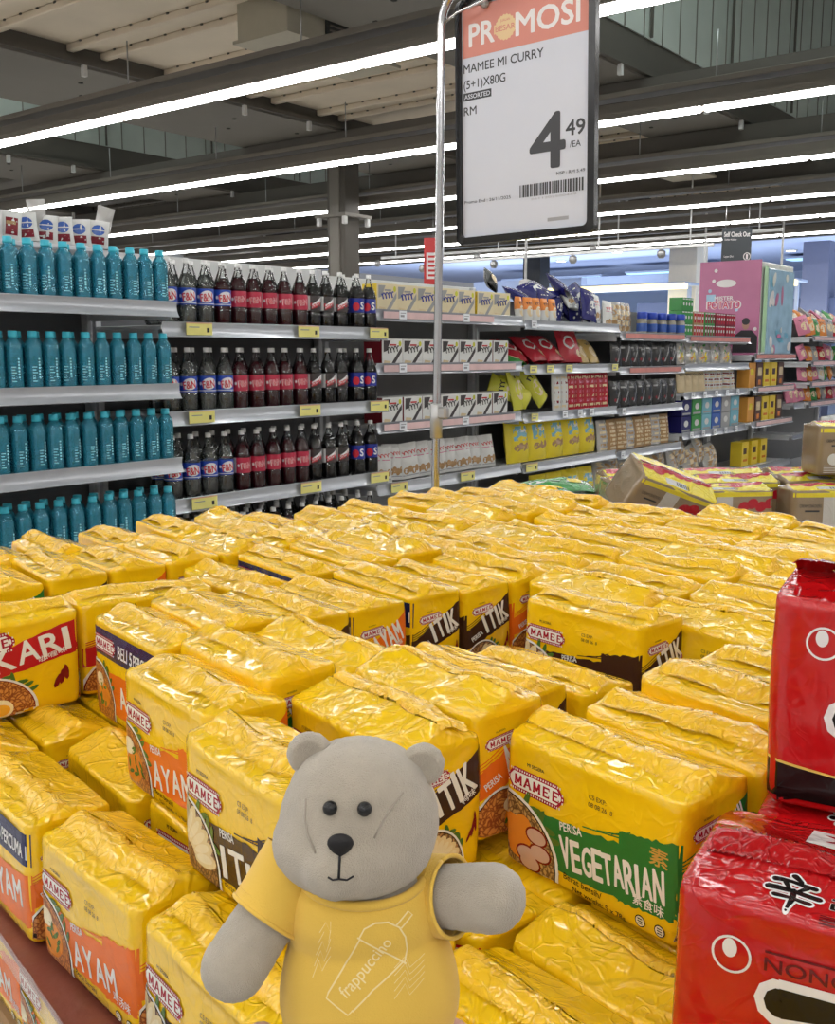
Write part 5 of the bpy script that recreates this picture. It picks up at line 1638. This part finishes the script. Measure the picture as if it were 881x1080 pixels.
# --- fourth shelf
def yb_art(a, w, h):
    a.rect(-w * .30, h * .48, w * .30, h * .80, G_CYN, 0); a.rect(-w * .2, h * .66, w * .22, h * .74, G_WHT, 1)
    for k in range(4): a.ellipse(-w * .2 + k * .14 * w, h * (.32 + .04 * (k % 2)), w * .11, h * .08, G_TAN, 0 + k % 2, 10)
    return a
YL = bag_kind('biscuit_bag', .26, .32, .12, G_YEL, yb_art)
for i in range(5):
    put_bag(YL, 6.98 + i * .28, 4.42, g(-.865), 'yellow biscuit bag with blue panel, fourth shelf, %s from the left' % ORD[i], 'yellow biscuit bags, fourth shelf', (-.12, 0, rnd.uniform(-.12, .05)), s=1.12)
for i in range(4):
    put_bag(YL, 7.3 + i * .26, 4.40, g(-1.29), 'yellow biscuit bag with blue panel, bottom shelf, %s from the left' % ORD[i], 'yellow biscuit bags, bottom shelf', (-.12, 0, rnd.uniform(-.12, .05)), s=.95)
TB = bag_kind('bread_pack', .19, .29, .09, G_TAN, stripe_art(G_CRM)); TB2 = bag_kind('bread_pack', .19, .29, .09, G_CLEAR, stripe_art(G_TAN))
for i in range(8):
    put_bag(TB if i % 3 else TB2, 8.35 + i * .18, 4.40, g(-.885), 'brown bread pack on the fourth shelf, %s from the yellow bags' % ORD[i], 'brown bread packs', (-.1, 0, rnd.uniform(-.2, .1)))
CH = bag_kind('biscuit_bag', .22, .27, .09, G_TAN, lambda a, w, h: a.rect(-w * .38, h * .1, w * .38, h * .5, G_BRN, 0).ellipse(0, h * .68, w * .25, h * .12, G_CRM, 0, 12))
for i in range(2):
    put_bag(CH, 6.86 + i * .22, 4.38, g(-1.29), 'brown and tan biscuit bag on the bottom shelf, %s one' % ('left', 'right')[i], None, (-.12, 0, 0))
CL = bag_kind('clear_food_bag', .26, .27, .16, G_CLEAR, cookie_art, seeds=3)
for i in range(11):
    put_bag(CL, 8.42 + i * .25, 4.43 + .05 * (i % 2), g(-1.29) + .10 * (i % 2), 'knotted clear food bag at the bottom of the shelves, %s from the yellow bags' % ORD[i], 'clear food bags, bottom shelf', (-.2, rnd.uniform(-.2, .2), rnd.uniform(-.4, .4)), s=1.12)
for j in range(2):
    for i in range(6):
        c = (G_NAVY, G_GRN, G_CYN, G_BLU, G_GRY, G_CYN)[i]
        kd = box_kind('drink_carton', .24, .165, .15, c, lambda a, w, h: a.ellipse(0, h * .55, w * .22, h * .2, G_WHT, 0, 12).rect(-w * .4, h * .08, w * .4, h * .2, G_GRY, 0))
        put_box(kd, 9.98 + i * .26, 4.40, g(-.80) + j * .168, '%s drink carton, fourth shelf, %s column, %s' % (('navy', 'green', 'teal', 'blue', 'grey', 'pale blue')[i], ORD[i], ('lower', 'upper')[j]), 'drink cartons')
for i in range(3):
    put_box(YB, 11.72 + i * .3, 4.42, g(-1.29), 'yellow carton on the bottom shelf under the display, %s from the left' % ORD[i], 'yellow cartons, bottom shelf')
# --- far bays
cols = [(G_PNK, 'pink'), (G_WHT, 'white'), (G_GRN, 'green'), (G_ORG, 'orange'), (G_GRY, 'grey'), (G_RED, 'red')]
FB = [bag_kind('snack_bag', .24, .24, .10, c, small_art) for c, n in cols]
for k, z in enumerate((.20, -.11, -.37, -.62)):
    for i in range(9):
        c = (i + k * 2) % 6 if (i > 1) else (0, 3)[i]
        put_bag(FB[c], 13.5 + i * .235, 4.32, g(z), 'small %s snack bag in the far bay, %s shelf, %s from the left' % (cols[c][1], SHN[k], ORD[i]), 'small snack bags in the far bay', (-.25, rnd.uniform(-.3, .3), rnd.uniform(-.4, .2)), s=.80 if k else 1.0)
        if k == 0:
            put_bag(FB[(c + 1) % 6], 13.6 + i * .235, 4.5, g(z) + .15, 'small %s snack bag heaped behind, far top shelf, %s from the left' % (cols[(c + 1) % 6][1], ORD[i]), 'heaped snack bags', (-.8, rnd.uniform(-.5, .5), rnd.uniform(-.4, .4)))
PW2 = bag_kind('tissue_pack', .30, .22, .14, G_WHT, lambda a, w, h: a.ellipse(0, h * .6, w * .2, h * .22, G_PNK, 0, 12).rect(-w * .4, h * .08, w * .4, h * .25, G_TAN, 0))
for i in range(4):
    for j in range(3):
        put_bag(PW2, 13.0 + i * .33, 3.86, .182 + j * .221, 'white and pink pack stacked at the gondola end, %s column, %s' % (ORD[i], ('lowest', 'middle', 'topmost')[j]), 'white and pink packs', (0, 0, rnd.uniform(-.2, .2)))
for i in range(2):
    put_bag(FB[0], 13.08 + i * .2, 4.33, g(-.62), 'small pink snack bag in the low end bay, %s one' % ('left', 'right')[i], None, (-.2, 0, 0))
MB().box((13.6, 3.86, .09), (1.6, .5, .18), mat('plinth_grey', (.3, .3, .3))).build('display_plinth', None, label='low grey plinth under the white and pink packs', cat='plinth')
# crisp bags on top of the water bay
TC = bag_kind('crisp_bag', .125, .155, .07, G_WHT, lambda a, w, h: a.ellipse(0, h * .62, w * .3, h * .2, G_BLU, 0, 14).rect(-w * .3, h * .12, w * .3, h * .38, G_MAR, 0).rect(-w * .3, h * .6, w * .3, h * .64, G_WHT, 1), seeds=3)
TC2 = bag_kind('crisp_bag', .125, .155, .07, G_WHT, lambda a, w, h: a.rect(-w * .22, h * .15, w * .3, h * .75, G_MAR, 0).rect(-w * .2, h * .5, w * .2, h * .62, G_TAN, 1), seeds=2)
MB().box((2.6, 4.85, g(.525)), (1.44, .30, .02), M_SHELF, .003).build('top_board', None, label='white board on top of the water shelf carrying crisp bags', cat='board')
for i in range(12):
    x = 3.30 - i * .10
    put_bag(TC if i < 5 else TC2, x + .1, 4.77, g(.537), '%s crisp bag on top of the water shelf, %s from the right' % ('white and blue' if i < 5 else 'white and dark red', ORD[i]), 'crisp bags on the water shelf', (rnd.uniform(-.1, .1), rnd.uniform(-.1, .1), -.5 + rnd.uniform(-.2, .2)), s=.9)
for i, (x, z) in enumerate(((3.44, .60), (3.08, .60))):
    put_bag(bag_kind('plastic_bag', .09, .15, .05, G_CLEAR, None, seeds=1), x, 4.79, g(z), 'crumpled clear plastic bag standing up behind the crisp bags, %s one' % ('right', 'left')[i], None, (.0, (.25, -.1)[i], -.4), 'plastic bag')
# small dark item and pieces on the biscuit boxes
put_bag(bag_kind('snack_bag', .16, .15, .08, G_BLK, lambda a, w, h: a.ellipse(0, h * .45, w * .28, h * .25, G_CRM, 0, 12), seeds=1), 6.62, 4.44, g(.26) + .18, 'small black and cream bag lying on the cream biscuit boxes', None, (-.5, .5, .0))
# ------------------------------------------------------------------ the hanging price sign and its pole
M_PAPER = mat('sign_paper', (.55, .57, .64), rough=.35, vary=.02)
M_SALM = mat('sign_salmon', (.56, .20, .15), rough=.35, vary=.03)
M_FRAME = mat('sign_frame', (.012, .012, .013), rough=.18)
M_SGOLD = mat('sign_gold', (.66, .47, .24), rough=.4); M_SWHT = mat('sign_white', (.70, .67, .66), rough=.4); M_SINK = mat('sign_ink', (.035, .035, .04), rough=.4)
M_CLIP = mixmat('clear_clip', (.6, .6, .6), .6, rough=.1)
SA = AZ - R(128)
SL = FWD * 2.62 + RGT * .101                        # left edge of the sign in plan
sw, sh_ = .375, .560
sx = Vector((math.cos(SA), math.sin(SA), 0))
sign = thing('price_sign', 'hanging white price sign with salmon header and black frame', 'sign', SL + sx * sw / 2 + Vector((0, 0, g(.262))), (0, R(-1.0), SA))
def rrect(x0, z0, x1, z1, r_, n=6):
    out = []
    for cx, cz, a0 in ((x1 - r_, z0 + r_, -90), (x1 - r_, z1 - r_, 0), (x0 + r_, z1 - r_, 90), (x0 + r_, z0 + r_, 180)):
        out += [(cx + r_ * math.cos(R(a0 + 90 * k / n)), cz + r_ * math.sin(R(a0 + 90 * k / n))) for k in range(n + 1)]
    return out
fr_ = MB(); T = .016
o_, i_ = rrect(-sw / 2, 0, sw / 2, sh_, .016), rrect(-sw / 2 + T, T, sw / 2 - T, sh_ - T, .012)
n_ = len(o_)
for y0_, y1_ in ((-.009, .009),):
    vs = [(x, y0_, z) for x, z in o_] + [(x, y0_ - .003, z) for x, z in i_] + [(x, y1_, z) for x, z in o_] + [(x, y1_, z) for x, z in i_]
    fs = []
    for k in range(n_):
        j = (k + 1) % n_
        fs += [(k, j, n_ + j, n_ + k), (2 * n_ + k, 3 * n_ + k, 3 * n_ + j, 2 * n_ + j), (k, 2 * n_ + k, 2 * n_ + j, j), (n_ + k, n_ + j, 3 * n_ + j, 3 * n_ + k)]
    fr_.add(vs, fs, M_FRAME)
fr_.build('sign_frame', sign)
MB().box((0, 0, sh_ / 2), (sw - T, .006, sh_ - T), M_PAPER).build('sheet', sign)
a = Art(); L_ = -sw / 2 + T + .002; Rr = sw / 2 - T - .002; Tp = sh_ - T - .002; w_ = Rr - L_
a.rect(L_, Tp - .112, Rr, Tp, M_SALM, 0)
a.text('PR', L_ + .020, Tp - .088, .052, M_SWHT, 2, .035, width=.070)
a.text('MOSI', L_ + .150, Tp - .088, .052, M_SWHT, 2, .035, width=.165)
pts = []
for k in range(40):
    a_ = 2 * math.pi * k / 40; q_ = .029 if k % 2 else .0265
    pts.append((L_ + .121 + q_ * math.cos(a_), Tp - .063 + q_ * math.sin(a_)))
a.poly(pts, M_SGOLD, 1); a.rect(L_ + .090, Tp - .074, L_ + .152, Tp - .054, M_SGOLD, 2)
a.text('BESAR', L_ + .121, Tp - .070, .013, M_SALM, 3, .03, align='C', width=.054); a.text('JUALAN', L_ + .121, Tp - .050, .006, M_SALM, 3, .02, align='C', width=.026)
a.text('MAMEE MI CURRY', L_ + .003, Tp - .146, .0205, M_SINK, 1, .012, width=.220)
a.text('(5+1)X80G', L_ + .003, Tp - .182, .0205, M_SINK, 1, .012, width=.118)
a.rect(L_ + .002, Tp - .209, L_ + .082, Tp - .191, M_SINK, 1); a.text('ASSORTED', L_ + .005, Tp - .205, .0105, M_PAPER, 2, .02, width=.073)
a.text('RM', L_ + .003, Tp - .242, .020, M_SINK, 1, .012, width=.036)
a.text('4', L_ + .190, Tp - .388, .122, M_SINK, 1, .035, width=.088)
a.text('49', L_ + .282, Tp - .326, .034, M_SINK, 1, .03, width=.048)
a.text('/EA', L_ + .292, Tp - .352, .014, M_SINK, 1, .01, width=.028)
a.text('NSP : RM 5.49', L_ + .258, Tp - .408, .0075, M_SINK, 1, .012, width=.073)
r_ = random.Random(4); x = L_ + .160
while x < Rr - .012:
    w1 = r_.choice((.0012, .0022, .0035, .0048)); a.rect(x, Tp - .448, x + w1, Tp - .420, M_SINK, 1); x += w1 + r_.choice((.001, .0016, .003))
a.text('2611202500449', L_ + .19, Tp - .456, .0045, M_INKG, 1, 0, width=.12)
a.text('Promo End : 26/11/2025', L_ + .003, Tp - .446, .0075, M_SINK, 1, .012, width=.132)
a.rect(L_ + .235, Tp - .508, L_ + .29, Tp - .500, M_INKG, 1)
link('sign_lettering', a.mesh('sign_lettering', lambda x, y, l: Vector((x, -.0032 - l, y)), lift=.0002, base=.0002), sign)
for s_ in (.26,):
    cl = MB().box((-sw / 2 + .085, -.004, sh_ - .004), (.018, .018, .05), M_CLIP, .004).box((-sw / 2 + .085, -.004, sh_ + .03), (.026, .012, .024), M_CLIP, .004).build('hanging_clip', sign)
    MB().box((sw / 2 - .085, -.004, sh_ - .004), (.018, .018, .05), M_CLIP, .004).build('hanging_clip', sign)
# chrome stand: foot, pole bent over at the top, thin hook bar carrying the sign
PB_ = FWD * 2.62 + RGT * .047
pole = thing('sign_stand', 'tall chrome stand with bent top carrying the price sign', 'sign stand', Vector((PB_.x, PB_.y, 0)), (0, 0, SA))
mb = MB()
H_ = g(.84); lean = .010
pts = [(-.004, 0, .02), (-.002, 0, g(-.3)), (.008, 0, g(.3)), (.012, 0, g(.76))]
for k in range(1, 13):
    t_ = R(90 * k / 12); pts.append((.012 + .075 * (1 - math.cos(t_)), 0, g(.76) + .085 * math.sin(t_)))
pts += [(.20, 0, g(.858)), (.47, 0, g(.880))]
mb.tube(pts, .0098, mat('stand_chrome', (.48, .48, .49), rough=.14, metal=1.0), 14); mb.build('pole', pole)
MB().tube([(.012, 0, g(.768)), (.06, 0, g(.786)), (.25, 0, g(.818)), (.47, 0, g(.845))], .0035, M_CHROME, 8).build('hook_bar', pole)
MB().lathe([(.18, 0), (.18, .012), (.05, .022), (.02, .03)], M_CHROME, 28).build('foot_plate', pole)
MB().lathe([(.011, -.045), (.0155, -.043), (.0155, .04), (.011, .043)], M_STEEL, 14, Matrix.Translation((.0, 0, g(-.168)))).box((.022, 0, g(-.168) + .02), (.026, .02, .03), M_STEEL, .004).build('clamp', pole)

# ------------------------------------------------------------------ tall potato crisp display on the gondola
M_PINK = mat('display_pink', (.45, .15, .27), rough=.3, vary=.25, vscale=2); M_DBLUE = mat('display_blue', (.34, .52, .66), rough=.18, vary=.35, vscale=6, coat=.5); M_DEDGE = mat('display_edge', (.62, .64, .58), rough=.3, vary=.3, vscale=8)
D_ = thing('crisp_display', 'tall pink and pale blue potato crisp display standing on the shelves', 'display', (11.8, 4.285, g(-.02) + .002))
dw, dd, dh = 1.05, .72, 1.03
MB().box((dw / 2, dd / 2, dh / 2), (dw, dd, dh), M_DEDGE, .01).build('display_body', D_)
MB().box((-.012, dd / 2, dh / 2), (.02, dd, dh + .04), M_PINK, .004).build('pink_panel', D_)
MB().box((dw * .58, -.012, dh * .47), (dw * .8, .02, dh * .93), M_DBLUE, .004).build('blue_panel', D_)
a = Art()
a.text('MISTER', .30, .615, .045, M_SWHT, 2, .04, align='C', width=.22, rot=.0); a.text('POTATO', .30, .52, .085, M_SWHT, 1, .12, align='C', width=.40); a.text('POTATO', .30, .52, .085, mat('display_red', (.55, .06, .12), rough=.4), 2, .03, align='C', width=.38)
a.ellipse(.32, .80, .12, .045, M_SWHT, 0, 18)
r_ = random.Random(8)
for k in range(9):
    m_ = (M_SWHT, M_DBLUE, mat('display_lilac', (.45, .35, .62), rough=.4))[k % 3]
    x_, y_ = r_.uniform(.05, .68), r_.uniform(.1, .98)
    a.ellipse(x_, y_, .022, .022, m_, 0, 7)
a.rect(.09, .60, .20, .68, M_DBLUE, 0)
M_DCL = mat('display_dark_print', (.025, .022, .025), rough=.5); M_DFACE = mat('display_face_print', (.42, .24, .17), rough=.5)
a.ellipse(.57, .335, .042, .058, M_DFACE, 2, 16); a.ellipse(.57, .37, .046, .04, M_DCL, 3, 14); a.poly([(.42, .02), (.71, .02), (.71, .20), (.64, .27), (.52, .27), (.43, .20)], M_DCL, 1)
a.rect(.46, .14, .62, .165, M_DFACE, 3)
link('panel_lettering', a.mesh('panel_lettering', lambda x, y, l: Vector((-.0225 - l, dd - x, y)), lift=.001, base=.001), D_)
b_ = Art()
for k in range(22):
    b_.ellipse(.2 + r_.random() * .75, r_.random() * .85 + .04, r_.uniform(.02, .07), r_.uniform(.03, .12), (M_DBLUE, M_SWHT, M_PINK, mat('display_teal', (.12, .36, .50), rough=.3), M_DEDGE)[k % 5], k % 4, 10, r_.uniform(0, 3))
b_.rect(.02, .03, .14, .98, mat('display_green', (.40, .62, .36), rough=.35, vary=.3, vscale=5), 0)
link('side_print', b_.mesh('side_print', lambda x, y, l: Vector((x, -.0225 - l, y)), lift=.001, base=.001), D_)

# ------------------------------------------------------------------ signs hanging farther back
def hang(t, x, z0, z1):
    MB().tube([(x, 0, z0), (x, 0, z1)], .006, M_STEEL, 6).build('hanger_wire', t)
M_SGN = mat('checkout_sign', (.035, .042, .048), rough=.3)
t = thing('hanging_sign', 'dark grey self checkout sign hanging behind the pink display', 'sign', (16.0, 6.23, g(1.33)), (0, 0, R(-62)))
MB().box((0, 0, .27), (.44, .03, .58), M_SGN, .006).build('sign_board', t)
a = Art(); a.text('Self Check Out', 0, .43, .075, M_SWHT, 1, .03, align='C', width=.38); a.text('Daftar Keluar', -.18, .375, .028, M_SWHT, 1, .01, width=.18); a.text('Layan Diri', -.18, .12, .03, M_SWHT, 1, .01, width=.14)
a.ring(.16, .13, .055, .06, .012, M_SWHT, 1); a.rect(.145, .09, .175, .165, M_SWHT, 1)
link('sign_lettering', a.mesh('sign_lettering', lambda x, y, l: Vector((x, -.0155 - l, y)), lift=.001, base=.001), t)
hang(t, -.17, .56, .95); hang(t, .17, .56, .95)
t = thing('hanging_sign', 'narrow red and white sign hanging behind the chrome pole', 'sign', (14.0, 10.56, g(1.02)), (0, 0, R(-52)))
M_SRED = mat('hanging_red', (.55, .03, .03), rough=.4)
MB().box((0, 0, .45), (.30, .02, .78), M_SRED, .004).build('sign_board', t)
MB().box((0, 0, -.03), (.26, .02, .16), M_SWHT, .004).build('lower_board', t)
a = Art(); a.rect(-.11, .18, .11, .60, M_SWHT, 0)
for k in range(5): a.rect(-.08, .22 + k * .075, .08, .255 + k * .075, M_SRED, 1)
a.rect(-.1, -.06, .1, .0, M_SRED, 0)
link('sign_lettering', a.mesh('sign_lettering', lambda x, y, l: Vector((x, -.0105 - l, y)), lift=.001, base=.001), t)
hang(t, 0, .84, 1.25)
# electric rails with cameras, hung from the beams
for k, (x, ya_, yb_, z) in enumerate(((16.5, 6.8, 12.6, 1.72), (17.4, 6.0, 14.5, 1.98))):
    t = thing('ceiling_rail', ('white suspended rail with small cameras, lower one', 'white suspended rail with small cameras, upper one')[k], 'rail', (x, (ya_ + yb_) / 2, g(z)))
    L2 = yb_ - ya_
    MB().box((0, 0, 0), (.05, L2, .05), M_WHITE, .006).build('rail', t)
    for q in range(4):
        y_ = -L2 / 2 + .4 + q * (L2 - .8) / 3
        MB().tube([(0, y_, .02), (0, y_, 3.0 - z)], .014, M_WHITE, 8).build('drop_rod', t)
        MB().lathe([(.03, -.03), (.07, -.06), (.075, -.12), (.04, -.17)], M_STEEL, 14, Matrix.Translation((0, y_ + .5, 0))).build('camera_head', t)
for k, (x, y) in enumerate(((19.5, 8.2), (20.0, 6.9), (15.0, 9.4))):
    t = thing('hanging_rod', 'thin white rod hanging from the ceiling, ' + ('beside the pink display', 'farthest right', 'left of the dark checkout sign')[k], 'rod', (x, y, g(1.2)))
    MB().tube([(0, 0, 0), (0, 0, 1.8)], .022, M_WHITE, 8).build('rod', t)
    MB().lathe([(.05, 0), (.10, -.02), (.11, -.10), (.06, -.14)], M_WHITE, 14).build('spot_head', t)

# ------------------------------------------------------------------ cracker packs on the stand behind the island
M_CTOP = film('cracker_yellow', (.80, .66, .04), crease=.5, scale=1.2); M_CRED = film('cracker_red', (.45, .012, .025), crease=.5); M_CBOD = film('cracker_clear', (.30, .22, .13), rough=.08, crease=.3, coat=1.0, vary=.3); M_CBAND = film('cracker_band', (.55, .53, .48), crease=.4)
def cracker_meshes(w, d, h, seed):
    me, rp, off = pack_body(w, d, h, seed, M_CBOD, 1.0, .8, .10)
    bv = bvh_of(me)
    a = Art(); r_ = random.Random(seed)
    a.rect(-w * .48, -d * .49, w * .48, d * .49, M_CTOP, 0)
    for k in range(7):
        a.ellipse(-w * .4 + k * w * .13, r_.uniform(-.12, .12) * d, w * .10, d * .17, M_CRED, 1, 10, r_.uniform(-.6, .6))
    a.rect(-w * .2, -d * .45, w * .08, -d * .27, G_WHT, 2)
    for k in range(6): a.rect(-w * .06 + k * .008, -d * .42, -w * .06 + k * .008 + .004, -d * .30, M_INK, 3)
    top = a.mesh('top_print', proj_fn(bv, 'top'), step=.012, lift=.0003, base=.0008)
    f = Art(); f.rect(-w * .49, h * .80, w * .49, h * .99, M_CTOP, 0)
    f.rect(-w * .16, 0, w * .02, h * .8, M_CBAND, 0)
    for k in range(4): f.ellipse(w * (.15 + .1 * k), h * (.62 + .05 * (k % 2)), w * .07, h * .09, M_CRED, 1, 10, .4)
    f.text('CREAM CRACKERS', -w * .42, h * .62, h * .055, M_INK, 1, .01, width=w * .24); f.rect(-w * .36, h * .54, -w * .2, h * .57, M_INK, 1)
    f.ellipse(-w * .33, h * .30, w * .07, h * .11, G_WHT, 1, 14)
    for k in range(6): f.rect(w * .08, h * (.06 + .07 * k), w * (.3 + .04 * (k % 3)), h * (.09 + .07 * k), M_INKG, 1)
    for k in range(4): f.rect(-w * .44, h * (.05 + .04 * k), -w * .22, h * (.065 + .04 * k), G_WHT, 1)
    fp = f.mesh('front_print', proj_fn(bv, 'front'), step=.012, lift=.0003, base=.0008)
    return me, top, fp
CM = [cracker_meshes(.265, .13, .165, s) for s in (41, 43)]
def cracker(x, y, z, label, rot, v=0):
    M = Euler(rot).to_matrix(); low = min((M @ q_.co).z for q_ in CM[v][0].vertices)
    t = thing('cracker_pack', label, 'cracker pack', (x, y, z - low + .001), rot)
    link('film_wrapper', CM[v][0], t); link('top_print', CM[v][1], t); link('front_print', CM[v][2], t)
ST = g(-.545)
cx_ = Vector((2.95, 1.18, 0))
cz = R(-52) + R(8)
ex = Vector((math.cos(cz), math.sin(cz), 0)); ey = Vector((-math.sin(cz), math.cos(cz), 0))
def cp(i, j): return cx_ + ex * i + ey * j
q = cp(-.22, -.02); cracker(q.x, q.y, ST, 'yellow and red topped cracker pack tipped over at the left of its stand', (R(30), R(20), cz + R(12)))
q = cp(.02, .0); cracker(q.x, q.y, ST, 'upright clear cracker pack beside the tipped one', (0, 0, cz), 1)
q = cp(.33, -.05); cracker(q.x, q.y, ST, 'cracker pack at the right edge in front of the tall one', (0, 0, cz - R(6)), 0)
for k in range(3):
    q = cp(-.14 + k * .28, .2); cracker(q.x, q.y, ST, 'cracker pack in the second row of its stand, %s from the left' % ORD[k], (R(4), 0, cz + R(rnd.uniform(-5, 5))), k % 2)
for k in range(3):
    q = cp(-.1 + k * .28, .37); cracker(q.x, q.y, ST, 'cracker pack in the back row of its stand, %s from the left' % ORD[k], (R(3), 0, cz + R(rnd.uniform(-8, 8))), (k + 1) % 2)
q = cp(.50, .13); cracker(q.x, q.y, ST + .172, 'cracker pack set on top of the others at the right edge', (0, 0, cz - R(4)), 0)
t = thing('display_table', 'low display table under the cracker packs', 'table', (cp(.1, .1).x, cp(.1, .1).y, 0), (0, 0, cz))
hh = ST - .008
MB().box((-.1, .22, hh - .03), (1.5, 1.0, .06), M_CARD, .004).build('table_top', t)
for sx_ in (-.8, .6):
    for sy_ in (-.22, .66):
        MB().box((sx_, sy_, (hh - .06) / 2), (.06, .06, hh - .06), M_STEEL, .004).build('leg', t)
GP = bag_kind('green_pack', .26, .17, .06, G_GRN, lambda a, w, h: a.rect(-w * .4, h * .4, w * .4, h * .6, G_WHT, 0).ellipse(w * .2, h * .5, w * .1, h * .2, G_YEL, 1, 10))
for k in range(5):
    q = cp(-.52 + k * .05, .10 + k * .09)
    put_bag(GP, q.x, q.y, ST + .012 * k, 'green and white packet lying left of the cracker packs, %s from the front' % ORD[k], 'green packets', (R(-84), 0, cz + R(25 * (k % 2))), 'packet')
